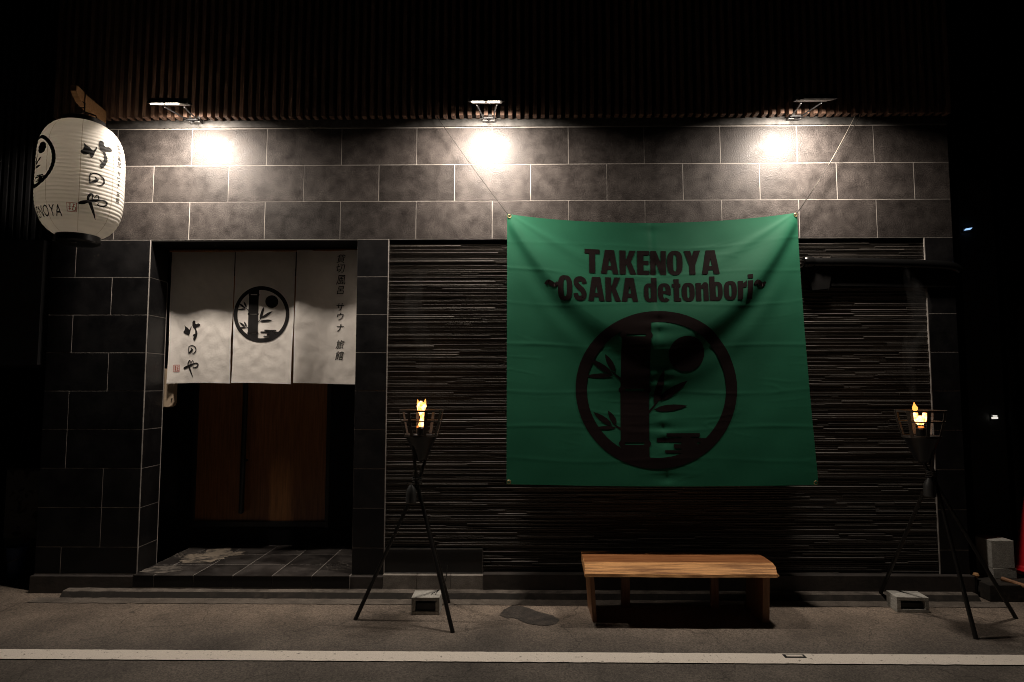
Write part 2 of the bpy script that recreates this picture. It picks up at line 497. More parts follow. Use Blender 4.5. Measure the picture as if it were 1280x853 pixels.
# pale corner trims
for x in (OL - 0.0035, PL - 0.0005, PR):
    MB().box(x - 0.003, x + 0.003, -0.001, 0.006, 0.13, OT - 0.001).build('corner_trim', M_grout, bld)
MB().box(OL - 0.001, OL + 0.004, 0.2495, 0.256, FZ, OT - 0.3).build('corner_trim', M_grout, bld)
# plinths
MB().box(XL, OL + 0.004, -0.045, 0.02, 0.0, 0.128).build('plinth', M_plinth, bld, bevel=0.003)
MB().box(-0.286, XR, -0.052, 0.045, 0.0, 0.157).build('plinth', M_plinth, bld, bevel=0.004)
MB().box(OR + 0.002, PL - 0.004, -0.042, 0.02, 0.0, 0.131).build('plinth', M_plinth, bld, bevel=0.003)
ft = MB()
for a, b in ((PL - 0.001, -0.79), (-0.788, -0.535), (-0.533, -0.288)):
    ft.box(a, b, -0.046 + random.uniform(-.003, .003), 0.045, 0.0, 0.146)
ft.build('footing', M_conc, bld, bevel=0.003)
# letter-slot like vent at the foot of the stone panel
vt = MB()
vt.box(PL + 0.006, -0.292, -0.004, 0.004, 0.325, 0.336)
vt.box(PL + 0.006, -0.292, -0.004, 0.004, 0.1475, 0.153)
vt.box(-0.298, -0.292, -0.004, 0.004, 0.153, 0.325)
vf = vt.build('vent_frame', M_grey_metal, bld)
MB().box(PL + 0.006, -0.299, 0.008, 0.04, 0.150, 0.330).build('vent_plate', M_black, bld, bevel=0.002)

# split stone strips: about 1,500 thin courses a few pixels high
st = MB()
rnd = random.Random(3)
z = 0.152
while z < OT - 0.045:
    h = rnd.choice((0.010, 0.012, 0.013, 0.015, 0.018))
    h = min(h, OT - 0.037 - z)
    x = PL + 0.002
    while x < PR - 0.005:
        w = rnd.uniform(0.2, 1.1)
        x1 = x + w
        if x1 > PR - 0.08: x1 = PR - 0.004
        a = x
        if z < 0.338 and x < -0.29:
            if x1 < -0.2:
                x = x1; continue
            a = -0.289
        yf = rnd.choice((0.007, 0.009, 0.011, 0.013, 0.016)) + rnd.uniform(-0.002, 0.002)
        t1 = rnd.uniform(-0.0015, 0.0015)
        xe = x1 - 0.0006
        lipz = z + h * rnd.uniform(0.62, 0.85)
        back = rnd.uniform(0.004, 0.008)
        st.add([(a, yf + back, z), (xe, yf + t1 + back, z), (a, yf, lipz), (xe, yf + t1, lipz), (a, yf + 0.007, z + h - 0.0006), (xe, yf + t1 + 0.007, z + h - 0.0006),
                (a, 0.051, z + h - 0.0006), (xe, 0.051, z + h - 0.0006), (a, 0.051, z), (xe, 0.051, z)],
               [(0, 1, 3, 2), (2, 3, 5, 4), (4, 5, 7, 6), (0, 8, 9, 1), (0, 2, 4, 6, 8), (1, 9, 7, 5, 3)])
        x = x1
    z += h
st.build('stone_strips', M_strip, bld, kind='stuff')

# slat screen of the upper storey
scr = MB().box(XL - 0.02, XR + 0.01, -0.030, 0.0, 3.722, 7.2).build('slat_screen', M_void, bld)
sl = MB().box(-0.0155, 0.0155, -0.068, 0, 0, 3.4).mesh('wooden_slat', M_slat, bevel=0.0015)
n = 110
for i in range(n):
    x = -3.70 + i * (3.345 + 3.70) / (n - 1)
    link('wooden_slat', sl, scr, (x + random.uniform(-0.0015, 0.0015), -0.031 + random.uniform(-.002, .002), 3.705 + random.uniform(-0.003, 0.003)))
sc = MB()
for zz_ in (3.76, 4.65, 5.6): sc.box(XL, XR, -0.0305, -0.02, zz_, zz_ + 0.04)

# doorway: stepped tiled floor, side walls, ceiling, door
ent = MB()
ent.box(OL - 0.001, OR + 0.001, -0.050, 0.90, 0.0, FZ - 0.0005)
entry = ent.build('entry_floor', M_grout, bld)
fx = [OL, -2.79, -2.488, -2.187, -1.886, -1.584, OR]
fy = [-0.053, 0.245, 0.548, 0.85]
for i in range(6):
    for k in range(3):
        a, b, c, d = fx[i] + .0035, fx[i + 1] - .0035, fy[k] + (.005 if k else -0.006), fy[k + 1] - .005
        me = MB().box(-(b - a) / 2, (b - a) / 2, -(d - c) / 2, (d - c) / 2, 0, 0.006).mesh('floor_tile', M_floor_tile, bevel=0.0008)
        link('floor_tile', me, entry, ((a + b) / 2, (c + d) / 2, FZ - 0.0045))
    a, b = fx[i] + .002, fx[i + 1] - .002
    me = MB().box(-(b - a) / 2, (b - a) / 2, -.003, .003, -.04, .04).mesh('riser_tile', M_tile_dark, bevel=0.0008)
    link('riser_tile', me, entry, ((a + b) / 2, -0.0525, 0.092))


def blob(cx, cy, rx, ry, z, m, name, parent, seed, amp=0.3, n=28):
    vs = []
    for k in range(n):
        a = k * 2 * math.pi / n
        r = 1 + amp * noise.noise(Vector((math.cos(a) * 1.3, math.sin(a) * 1.3, seed))) + amp * .6 * noise.noise(Vector((math.cos(a) * 4, math.sin(a) * 4, seed)))
        vs.append((cx + rx * r * math.cos(a), cy + ry * r * math.sin(a), z))
    return MB().add(vs, [tuple(range(n))]).build(name, m, parent)


M_pale = mat('pale_floor_patch', (0.24, 0.20, 0.155), 0.8, rgb2=(0.03, 0.026, 0.023), nscale=9, detail=10, contrast=(0.46, 0.60))
M_pale2 = mat('faint_ring_stain', (0.16, 0.14, 0.12), 0.7, rgb2=(0.03, 0.026, 0.023), nscale=16, detail=6, contrast=(0.42, 0.6))
blob(-2.60, 0.50, 0.22, 0.20, FZ + 0.004, M_pale, 'floor_mark', entry, 2.2, 0.9, 60)  # irregular paler patch on the floor tiles
blob(-2.80, 0.09, 0.17, 0.10, FZ + 0.004, M_pale2, 'floor_mark', entry, 5.2)
for cx_, cy_, r0, nr in ((-1.43, 0.22, 0.125, 3), (-2.83, 0.55, 0.12, 3)):
    rg = MB()
    for q in range(nr):
        ra = r0 * (1 - 0.3 * q)
        nn = 40
        vs, fs = [], []
        for k in range(nn):
            a = k * 2 * math.pi / nn
            rr = ra * (1 + .05 * noise.noise(Vector((math.cos(a) * 3, math.sin(a) * 3, q * 3.3))))
            for e in (rr, rr - 0.007):
                vs.append((min(cx_ + e * math.cos(a), OR - .002), cy_ + e * math.sin(a), FZ + 0.004))
        for k in range(nn):
            k2 = (k + 1) % nn
            fs.append((2 * k, 2 * k2, 2 * k2 + 1, 2 * k + 1))
        rg.add(vs, fs)
    rg.build('ring_stain', M_pale2, entry)
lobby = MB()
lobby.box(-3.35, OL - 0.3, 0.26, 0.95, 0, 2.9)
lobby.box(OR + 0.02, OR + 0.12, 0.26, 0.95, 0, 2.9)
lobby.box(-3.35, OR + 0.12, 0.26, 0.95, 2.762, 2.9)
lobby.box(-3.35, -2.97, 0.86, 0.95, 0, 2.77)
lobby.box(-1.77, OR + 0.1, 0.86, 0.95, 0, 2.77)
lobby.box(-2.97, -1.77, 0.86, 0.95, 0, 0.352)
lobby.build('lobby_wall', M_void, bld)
door = MB().box(-2.968, -1.772, 0.875, 0.92, 0.355, 2.6).build('door', M_door, bld, bevel=0.003)
fr = MB()
fr.box(-3.0, -2.966, 0.85, 0.9, 0.3, 2.64); fr.box(-1.774, -1.74, 0.85, 0.9, 0.3, 2.64)
fr.box(-3.0, -1.74, 0.851, 0.9, 2.6, 2.645); fr.box(-3.0, -1.74, 0.848, 0.9, 0.31, 0.356)
fr.build('door_frame', M_black, bld, bevel=0.003)
hb = MB()
hb.tube([(-2.505, 0.80, 2.35), (-2.505, 0.80, 1.4), (-2.51, 0.80, 0.52), (-2.515, 0.81, 0.45), (-2.54, 0.86, 0.44)], 0.022, 12)
for z_ in (0.9, 1.8, 2.3): hb.tube([(-2.505, 0.80, z_), (-2.505, 0.876, z_)], 0.012, 8)
hb.build('door_handle', M_black, door, smooth=True)
# riser of tiles on the right inside wall
MB((0, 0, 0)).box(OR - 0.0, OR + 0.019, 0.27, 0.85, 0.14, 2.75).build('side_panel', M_tile_dark, bld, bevel=0.002)

bx = thing('wall_box', (-2.955, 0.30, 1.40), 'beige round-bottomed wall box just inside the doorway, half hidden by the left curtain panel', 'wall box')
MB().prism([(-0.05, 0.32), (0.065, 0.32), (0.065, 0.04), (0.055, 0.012), (0.03, 0), (-0.05, 0)], lambda p: (p[0], 0, p[1]), lambda p: (p[0], 0.06, p[1])).build('cover', M_beige, bx, bevel=0.004)
MB().box(-0.045, -0.02, 0.06, 0.08, 0.02, 0.30).build('mounting_strip', M_black, bx)
MB().box(0.052, 0.060, -0.004, 0.001, 0.05, 0.075).build('button', M_black, bx)

# ------------------------------------------------------------------ 2D print helpers
def catmull(pts, k=5):
    if len(pts) < 3: return pts
    P = [pts[0]] + list(pts) + [pts[-1]]
    out = []
    for i in range(1, len(P) - 2):
        for j in range(k):
            t = j / k
            q = []
            for c in range(len(pts[0])):
                a, b, d, e = P[i - 1][c], P[i][c], P[i + 1][c], P[i + 2][c]
                q.append(0.5 * ((2 * b) + (-a + d) * t + (2 * a - 5 * b + 4 * d - e) * t * t + (-a + 3 * b - 3 * d + e) * t ** 3))
            out.append(tuple(q))
    out.append(tuple(pts[-1]))
    return out


def stroke(pts):
    """[(x, y, width)] -> polygons of a brush stroke with round ends"""
    p = catmull(pts, 4)
    L, Rr = [], []
    for i, (x, y, w) in enumerate(p):
        x0, y0, _ = p[max(i - 1, 0)]
        x1, y1, _ = p[min(i + 1, len(p) - 1)]
        dx, dy = x1 - x0, y1 - y0
        l = math.hypot(dx, dy) or 1
        nx, ny = -dy / l, dx / l
        w = max(w, 1e-4)
        L.append((x + nx * w / 2, y + ny * w / 2)); Rr.append((x - nx * w / 2, y - ny * w / 2))
    polys = [[L[i], L[i + 1], Rr[i + 1], Rr[i]] for i in range(len(p) - 1)]
    for (x, y, w) in (p[0], p[-1]):
        if w > 3:
            polys.append([(x + w / 2 * math.cos(a * math.pi / 5), y + w / 2 * math.sin(a * math.pi / 5)) for a in range(10)])
    return polys


def leaf(x0, y0, x1, y1, w):
    dx, dy = x1 - x0, y1 - y0
    l = math.hypot(dx, dy)
    nx, ny = -dy / l, dx / l
    out = []
    for s in (1, -1):
        ts = (0, .15, .35, .6, .82, 1) if s == 1 else (.82, .6, .35, .15)
        for t in ts:
            ww = w / 2 * math.sin(math.pi * min(1, t ** 0.8)) ** 0.8 if 0 < t < 1 else 0
            out.append((x0 + dx * t + nx * ww * s, y0 + dy * t + ny * ww * s))
    return [out]


def rect(x0, y0, x1, y1):
    return [[(x0, y0), (x1, y0), (x1, y1), (x0, y1)]]


def emblem():
    """bamboo, sun and water inside a ring; unit radius, y up"""
    P = []
    n = 72
    for k in range(n):
        a, b = 2 * math.pi * k / n, 2 * math.pi * (k + 1) / n
        P.append([(math.cos(a), math.sin(a)), (math.cos(b), math.sin(b)), (.862 * math.cos(b), .862 * math.sin(b)), (.862 * math.cos(a), .862 * math.sin(a))])
    P.append([(.355 + .225 * math.cos(k * math.pi / 18), .455 + .225 * math.sin(k * math.pi / 18)) for k in range(36)])
    xl, xr = -.455, -.085
    segs = [(.87, .705), (.675, .01), (-.02, -.67), (-.70, -.87)]
    for a, b in segs:
        P.append([(xl - .012, a), (xr + .012, a), (xr - .008, a - .03), (xr - .008, b + .03), (xr + .012, b), (xl - .012, b), (xl + .01, b + .03), (xl + .01, a - .03)])
    for y in (.69, -.005, -.685):
        P += rect(xl - .012, y - .0155, -.39, y + .0155) + rect(-.155, y - .0155, xr + .012, y + .0155)
    P += leaf(-.02, -.21, .085, .265, .095) + leaf(.02, -.14, .385, .115, .10) + leaf(-.03, -.255, .385, -.205, .085)
    P += stroke([(-.10, -.29, .03), (-.04, -.22, .02), (.02, -.14, .015)])
    P += leaf(-.52, .23, -.64, .45, .075) + leaf(-.55, .20, -.83, .39, .075) + leaf(-.54, .18, -.89, .165, .06)
    P += stroke([(-.44, .13, .03), (-.50, .18, .02), (-.56, .23, .012)])
    P += leaf(-.50, -.44, -.60, -.27, .07) + leaf(-.55, -.46, -.78, -.29, .075) + leaf(-.50, -.485, -.79, -.49, .045)
    P += stroke([(-.44, -.50, .03), (-.49, -.47, .02), (-.55, -.42, .012)])
    P += rect(.12, -.60, .53, -.552) + rect(.0, -.665, .74, -.615) + rect(.3, -.64, .42, -.60)
    P += rect(.21, -.745, .66, -.69) + rect(.3, -.70, .5, -.66)
    P += rect(.10, -.80, .36, -.765) + rect(.3, -.83, .52, -.735)
    return P


def kana():
    """the brush-written name, in units of the photo's pixels / 9.48; x right, y DOWN, origin top left of the column"""
    P = []
    P.append([(222, 158), (240, 178), (262, 190), (272, 205), (285, 215), (298, 193), (306, 170), (312, 182), (300, 215), (292, 240), (288, 262), (275, 281), (265, 265), (262, 245), (245, 258), (225, 262), (207, 248), (207, 235), (222, 215), (228, 190)])
    P.append([(330, 108), (348, 104), (361, 118), (358, 138), (372, 150), (400, 140), (422, 150), (427, 165), (410, 178), (385, 185), (368, 200), (375, 215), (386, 240), (388, 265), (378, 300), (360, 335), (345, 350), (333, 335), (332, 315), (346, 300), (326, 282), (330, 274), (354, 288), (361, 260), (358, 225), (350, 205), (335, 195), (322, 165), (322, 130)])
    S = [[(275, 412, 6), (270, 440, 10), (271, 470, 11), (272, 494, 13)], [(272, 494, 12), (290, 482, 18), (310, 466, 22), (326, 450, 10)],
         [(306, 436, 8), (316, 450, 16), (318, 466, 12)], [(272, 424, 7), (300, 404, 9), (335, 408, 12), (360, 428, 13), (369, 455, 13), (362, 478, 12), (342, 496, 10), (322, 500, 5)],
         [(218, 672, 22), (238, 664, 30), (270, 648, 22), (310, 634, 24), (350, 619, 13), (383, 617, 15), (402, 633, 16), (392, 655, 13), (365, 668, 12), (335, 664, 9), (342, 648, 5)],
         [(270, 648, 16), (268, 615, 17), (284, 584, 16), (297, 592, 11), (294, 622, 8)], [(310, 608, 6), (324, 582, 8), (337, 600, 9), (334, 622, 6)],
         [(280, 650, 24), (300, 700, 21), (320, 745, 14), (340, 786, 3)]]
    return [P, [q for s in S[:4] for q in stroke(s)], [q for s in S[4:] for q in stroke(s)]]


def seal():
    """square red seal; unit square 0..1, y down"""
    P = rect(0, 0, 1, .06) + rect(0, .94, 1, 1) + rect(0, .06, .06, .94) + rect(.94, .06, 1, .94)
    for a in ([(.2, .2, .08), (.45, .18, .08)], [(.33, .12, .08), (.3, .85, .08)], [(.15, .45, .07), (.48, .4, .07)], [(.6, .15, .08), (.85, .2, .08)],
              [(.72, .15, .08), (.65, .5, .08), (.55, .85, .08)], [(.55, .45, .07), (.88, .5, .07), (.85, .85, .08), (.65, .8, .08)], [(.18, .65, .07), (.45, .7, .07)]):
        P += stroke(a)
    return P


def text_polys(body, offset=0.0, spacing=1.0, shear=0.0):
    """outlines of lettering as flat triangles normalised to its own box: returns (polys in 0..1 x 0..1 y up, aspect)"""
    cu = bpy.data.curves.new('t', 'FONT')
    cu.body = body
    cu.offset = offset
    cu.space_character = spacing
    cu.shear = shear
    cu.resolution_u = 3
    ob = bpy.data.objects.new('t', cu)
    COL.objects.link(ob)
    bpy.context.view_layer.update()
    dg = bpy.context.evaluated_depsgraph_get()
    ev = ob.evaluated_get(dg)
    me = ev.to_mesh()
    vs = [(v.co.x, v.co.y) for v in me.vertices]
    fs = [tuple(p.vertices) for p in me.polygons]
    ev.to_mesh_clear()
    bpy.data.objects.remove(ob)
    bpy.data.curves.remove(cu)
    x0, x1 = min(v[0] for v in vs), max(v[0] for v in vs)
    y0, y1 = min(v[1] for v in vs), max(v[1] for v in vs)
    nv = [((x - x0) / (x1 - x0), (y - y0) / (y1 - y0)) for x, y in vs]
    return [[nv[i] for i in f] for f in fs], (x1 - x0) / (y1 - y0)


def xf(polys, ox, oy, sx, sy):
    return [[(ox + x * sx, oy + y * sy) for x, y in p] for p in polys]


def print_on(name, polys, fn, m, parent, maxlen=0.015, origin=(0, 0, 0)):
    """flat print laid on a curved surface: fn(x, y, lift) -> point"""
    bm = bmesh.new()
    for i, p in enumerate(polys):
        vs = [bm.verts.new((x, y, 0)) for x, y in p]
        try: bm.faces.new(vs)
        except ValueError: pass
    bmesh.ops.triangulate(bm, faces=bm.faces)
    for _ in range(7):
        es = [e for e in bm.edges if e.calc_length() > maxlen]
        if not es: break
        bmesh.ops.subdivide_edges(bm, edges=es, cuts=1)
        bmesh.ops.triangulate(bm, faces=[f for f in bm.faces if len(f.verts) > 3])
    o = Vector(origin)
    for v in bm.verts: v.co = Vector(fn(v.co.x, v.co.y)) - o
    me = bpy.data.meshes.new(name)
    bm.to_mesh(me)
    bm.free()
    me.materials.append(m)
    for p in me.polygons: p.use_smooth = True
    return link(name, me, parent)


def grid_cloth(name, fn, u0, u1, v0, v1, nu, nv, m, parent, origin=(0, 0, 0), th=0.0012):
    o = Vector(origin)
    vs, fs = [], []
    for j in range(nv + 1):
        for i in range(nu + 1):
            vs.append(Vector(fn(u0 + (u1 - u0) * i / nu, v0 + (v1 - v0) * j / nv)) - o)
    for j in range(nv):
        for i in range(nu):
            a = j * (nu + 1) + i
            fs.append((a, a + 1, a + nu + 2, a + nu + 1))
    me = bpy.data.meshes.new(name)
    me.from_pydata([tuple(p) for p in vs], [], fs)
    me.materials.append(m)
    for p in me.polygons: p.use_smooth = True
    return link(name, me, parent)


# ------------------------------------------------------------------ noren (door curtain)
NY = 0.25
NT, NB = 2.705, 1.595
nor = thing('door_curtain', (-2.13, NY, NT), 'off-white three panel cloth curtain printed with black brush writing, hanging in the doorway', 'curtain')
NO = Vector((-2.13, NY, NT))
panels = [(on_y(207, 480, NY).x, on_y(287.5, 480, NY).x), (on_y(288.8, 480, NY).x, on_y(366, 480, NY).x), (on_y(367.3, 480, NY).x, OR - 0.006 + 0.0)]


def noren_fn(k):
    a, b = panels[k]

    def fn(x, z, lift=0.0):
        t = (NT - z) / (NT - NB)
        u = (x - a) / (b - a)
        d = 0.012 * math.sin(u * math.pi * 2.1 + k * 2.3) * (0.35 + 0.65 * t) + 0.010 * math.sin(u * 7.5 + k * 1.7 + t * 1.5) * t
        d += 0.005 * noise.noise(Vector((x * 5, z * 2.2, k * 4.0))) * (0.3 + t) + 0.0035 * noise.noise(Vector((x * 16, z * 13, k)))
        d -= 0.020 * t * (abs(2 * u - 1) ** 4)
        d += (0.016, 0.0, -0.006)[k]
        e = (0.5 - u) * (0.004 + 0.010 * t) + 0.004 * t * math.sin(z * 9 + k) * (1 if u > .5 else -1)
        return (x + e, NY + d - lift, z + 0.006 * math.sin(u * 3 + k) * t)
    return fn


for k, (a, b) in enumerate(panels):
    f = noren_fn(k)
    p = grid_cloth('cloth_panel', f, a, b, NT, NB, 46, 90, M_noren, nor, NO)
    p['label'] = ('left cloth panel with the brush-written name and a red seal', 'middle cloth panel with the round bamboo emblem', 'right cloth panel with a column of small writing')[k]
    # hem folded along the bottom edge
    hm = grid_cloth('hem', lambda x, z, f=f: f(x, z, 0.0022), a + .001, b - .001, NB + 0.022, NB + 0.001, 46, 2, M_noren, p, NO)
    if k == 0:
        def q(x, y, f=f):
            w = on_y(205 + x / 9.48, 390 + y / 9.48, NY)
            return f(w.x, w.z, 0.0028)
        for kc in kana(): print_on('brush_character', kc, q, M_ink, p, 14, NO)
        print_on('red_seal', xf(seal(), 90, 630, 70, 84), q, M_seal, p, 20, NO)
    if k == 1:
        c = on_y(326.9, 393.3, NY)
        rr = (on_y(362, 393, NY).x - on_y(291.8, 393, NY).x) / 2
        print_on('round_emblem', emblem(), lambda x, y, f=f: f(c.x + x * rr, c.z + y * rr, 0.0028), M_ink, p, 0.06, NO)
    if k == 2:
        chars = [('貸', 318.5, 329), ('切', 330.5, 341), ('風', 344, 356), ('呂', 358, 368), ('サ', 379, 388.5), ('ウ', 391, 400.5), ('ナ', 405, 414.5), ('旅', 425, 436), ('館', 438.5, 450)]
        def q2(x, y, f=f):
            w = on_y(x, y, NY)
            return f(w.x, w.z, 0.0028)
        for ch, y0, y1 in chars:
            tp, asp = text_polys(ch, 0.002, 1.0, 0.18)
            w = min(12.0, (y1 - y0) * asp)
            xc = 426.6 - (y0 - 318) * 0.012
            print_on('small_character', [[(xc - w / 2 + x * w, y1 - y * (y1 - y0)) for x, y in pp] for pp in tp], q2, M_ink, p, 4, NO)
MB(NO).tube([(OL + .01, NY + 0.006, NT + 0.004), (OR - .004, NY + 0.006, NT + 0.004)], 0.013, 10).build('curtain_rod', M_door, nor, smooth=True)
MB(NO).box(OL + .0, OR, 0.31, 0.34, NT - 0.02, 2.76).build('backing_rail', M_void, nor)

def block_text(body):
    """heavy condensed poster capitals; normalised to 0..1 x 0..1"""
    def ring(w, h, ix, iy, skip=None):
        P, n_ = [], 32
        for k in range(n_):
            q = []
            for a in (2 * math.pi * k / n_, 2 * math.pi * (k + 1) / n_):
                c, s_ = math.cos(a), math.sin(a)
                e = lambda v: math.copysign(abs(v) ** 0.72, v)
                q.append(((w / 2 + w / 2 * e(c), h / 2 + (h / 2 + .01) * e(s_)), (w / 2 + ix * e(c), h / 2 + iy * e(s_))))
            if skip and skip[0] <= k < skip[1]: continue
            P.append([q[0][0], q[1][0], q[1][1], q[0][1]])
        return P
    G = {
        'T': (.60, rect(0, .81, .60, 1) + rect(.18, 0, .42, .81)),
        'A': (.70, [[(0, 0), (.23, 0), (.41, 1), (.17, 1)], [(.47, 0), (.70, 0), (.53, 1), (.29, 1)]] + rect(.18, .17, .52, .34)),
        'K': (.66, rect(0, 0, .25, 1) + [[(.22, .46), (.40, 1), (.65, 1), (.42, .46)], [(.22, .58), (.44, .58), (.67, 0), (.42, 0)]]),
        'E': (.48, rect(0, 0, .25, 1) + rect(.25, .82, .48, 1) + rect(.25, .42, .46, .59) + rect(.25, 0, .48, .18)),
        'N': (.62, rect(0, 0, .21, 1) + rect(.41, 0, .62, 1) + [[(0.02, 1), (.22, 1), (.60, 0), (.40, 0)]]),
        'O': (.62, ring(.62, 1, .075, .35)),
        'Y': (.66, [[(0, 1), (.26, 1), (.43, .38), (.21, .38)], [(.66, 1), (.40, 1), (.23, .38), (.45, .38)]] + rect(.21, 0, .45, .40)),
        'S': (.60, stroke([(.49, .70, .2), (.45, .84, .2), (.30, .90, .21), (.15, .84, .21), (.13, .68, .22), (.26, .54, .23), (.40, .42, .23), (.46, .26, .22), (.42, .13, .21), (.29, .095, .2), (.14, .15, .2), (.10, .30, .2)])),
        'd': (.56, ring(.50, .76, .05, .25) + rect(.33, 0, .56, 1)),
        'b': (.56, xf(ring(.50, .76, .05, .25), .06, 0, 1, 1) + rect(0, 0, .23, 1)),
        'o': (.56, ring(.56, .76, .06, .25)),
        'e': (.56, ring(.56, .76, .06, .25, (28, 31)) + rect(.2, .33, .54, .44)),
        't': (.38, rect(.08, 0, .31, .93) + rect(0, .59, .38, .74) + rect(.29, 0, .39, .14)),
        'n': (.55, rect(0, 0, .23, .75) + rect(.33, 0, .55, .60) + [[(.18, .50), (.23, .64), (.36, .77), (.47, .77), (.55, .68), (.55, .55)]]),
        'r': (.39, rect(0, 0, .23, .75) + [[(.18, .46), (.23, .64), (.39, .77), (.39, .50)]]),
        'i': (.23, rect(0, 0, .23, .75) + rect(0, .84, .23, 1)), ' ': (.17, [])}
    x, out = 0.0, []
    for ch in body:
        w, ps = G[ch]
        out += xf(ps, x, 0, 1, 1)
        x += w + .045
    x -= .045
    return xf(out, 0, 0, 1 / x, 1)


# ------------------------------------------------------------------ green banner
BT, BB = 2.908, 0.866
BW0, BW1 = -0.105, 2.136


def banner_fn(u, v, lift=0.0):
    e = max(0.0, math.sin(math.pi * min(max(u, 0), 1)))
    vc = 0.455 * (1 - abs(2 * u - 1) ** 1.9) + 0.01
    s = v - vc
    wu, wd = 0.05 + 0.17 * e, 0.030 + 0.075 * e
    b = math.exp(-(s / wu) ** 2) if s < 0 else math.exp(-(s / wd) ** 2)
    amp = 0.078 * e ** 0.5
    d = amp * b
    # second, softer drape under the first
    vc2 = vc + 0.15
    d += 0.016 * e * math.exp(-((v - vc2) / 0.05) ** 2)
    # folds running from the top corners
    for sgn, uc in ((1, 0.0), (-1, 1.0)):
        du = (u - uc) * sgn
        ang = math.atan2(v + 0.02, du + 0.02)
        rr = math.hypot(du, v)
        d += 0.012 * math.exp(-((ang - 1.18) / 0.10) ** 2) * min(1, rr * 3) * math.exp(-rr * 1.6)
        d += 0.009 * math.exp(-((ang - 0.55) / 0.08) ** 2) * min(1, rr * 4) * math.exp(-rr * 2.2)
    # centre seam with puckers
    su = u - (0.497 + 0.022 * v)
    d -= 0.003 * math.exp(-(su / 0.009) ** 2)
    d += 0.0042 * math.sin(v * 78 + 2 * math.sin(v * 31)) * math.exp(-abs(su) / 0.03) * (0.4 + 0.6 * min(1, v * 2))
    # packing creases
    for vv, w in ((0.10, 0.7), (0.215, 1.0), (0.335, 0.8), (0.50, 1.2), (0.665, 0.9), (0.80, 1.1), (0.91, 0.7)):
        d += 0.0028 * w * math.exp(-((v - vv - 0.008 * math.sin(u * 9 + vv * 20)) / 0.006) ** 2) * (0.4 + 0.6 * noise.noise(Vector((u * 5, vv * 30, 2))))
    d += 0.012 * noise.noise(Vector((u * 2.6, v * 2.6, 7))) + 0.0022 * noise.noise(Vector((u * 9, v * 10, 3)))
    cr = noise.noise(Vector((u * 4 + 3, v * 22, 9)))
    d += 0.0012 * math.exp(-(cr / 0.05) ** 2) * max(0.0, noise.noise(Vector((u * 6, v * 6, 21)))) * 2
    sag = 0.072 * 4 * u * (1 - u) * (1 - v) ** 1.5
    x = BW0 + (BW1 - BW0) * u
    z = BT - sag + (BB - BT) * v - 0.012 * 4 * u * (1 - u) * v
    y = -0.10 - 0.20 * v ** 1.35 - d
    return (x, y - lift, z)


def px_to_banner(px, py):
    d = ray(px, py)
    p0, n_ = Vector((0, -0.10, BT)), Vector((0, BB - BT, 0.20))
    t = (p0 - EYE).dot(n_) / d.dot(n_)
    w = EYE + d * t
    return ((w.x - BW0) / (BW1 - BW0), (BT - w.z) / (BT - BB))


BO = Vector((1.015, -0.10, BT))
ban = thing('green_banner', BO, 'large green cloth banner with dark lettering and a round bamboo emblem above the bench', 'banner')
cl = grid_cloth('cloth', banner_fn, 0, 1, 0, 1, 240, 230, M_green, ban, BO)


def bq(x, y):
    u, v = px_to_banner(x, y)
    return banner_fn(u, v, 0.0022)


t1 = block_text('TAKENOYA')
print_on('lettering', [[(730.5 + x * 168, 334.8 - y * 31.5 + x * 1.5) for x, y in p] for p in t1], bq, M_ink_banner, ban, 3.0, BO)
t2 = block_text('OSAKA detonbori')
print_on('lettering', [[(697 + x * 242, 371.5 - y * 31.5 - x * 1.0) for x, y in p] for p in t2], bq, M_ink_banner, ban, 3.0, BO)
tl = []
for x0 in (681.5, 941):
    tl += stroke([(x0, 352, 3), (x0 + 3.5, 348.8, 5), (x0 + 7.5, 351, 6), (x0 + 12, 352.6, 5), (x0 + 15.5, 349, 3)])
print_on('lettering', tl, bq, M_ink_banner, ban, 3.0, BO)
print_on('round_emblem', [[(821 + x * 101.3, 483.6 - y * 100.5) for x, y in p] for p in emblem()], bq, M_ink_banner, ban, 3.0, BO)
for u, v in ((0.008, 0.008), (0.992, 0.008), (0.008, 0.992), (0.992, 0.992)):
    c = Vector(banner_fn(u, v, 0.003))
    me = MB(BO)
    nn = 16
    vs, fs = [], []
    for k in range(nn):
        a = k * 2 * math.pi / nn
        for r_, y_ in ((0.007, -.001), (0.013, -.0025), (0.016, 0)):
            vs.append(c + Vector((r_ * math.cos(a), y_, r_ * math.sin(a))))
    for k in range(nn):
        k2 = (k + 1) % nn
        for q_ in range(2): fs.append((3 * k + q_, 3 * k2 + q_, 3 * k2 + q_ + 1, 3 * k + q_ + 1))
    me.add(vs, fs).build('eyelet', M_brass, ban, smooth=True)


def rope(name, a, b, sag, r, m, label, n=14):
    a, b = Vector(a), Vector(b)
    P = []
    for i in range(n + 1):
        t = i / n
        P.append(a.lerp(b, t) + Vector((0, 0, -sag * 4 * t * (1 - t))))
    o = MB(b).tube(P, r, 6).build(name, m, None, smooth=True, loc=b)
    return tag(o, label, 'rope', 'ropes holding up the green banner')


tlc, trc = Vector(banner_fn(0.008, 0.008, 0.003)), Vector(banner_fn(0.992, 0.008, 0.003))
rope('tie_rope', tlc, (-0.672, -0.07, 3.72), 0.01, 0.003, M_rope, "thin dark rope from the banner's top left eyelet up to the wooden slats")
rope('tie_rope', trc, (2.685, -0.07, 3.71), 0.004, 0.003, M_rope, "thin dark rope from the banner's top right eyelet up to the wooden slats")
rope('tie_rope', trc + Vector((.003, 0, 0.001)), (2.645, -0.05, 3.71), 0.035, 0.0014, M_rope2, "paler slack cord beside the dark rope at the banner's top right corner")

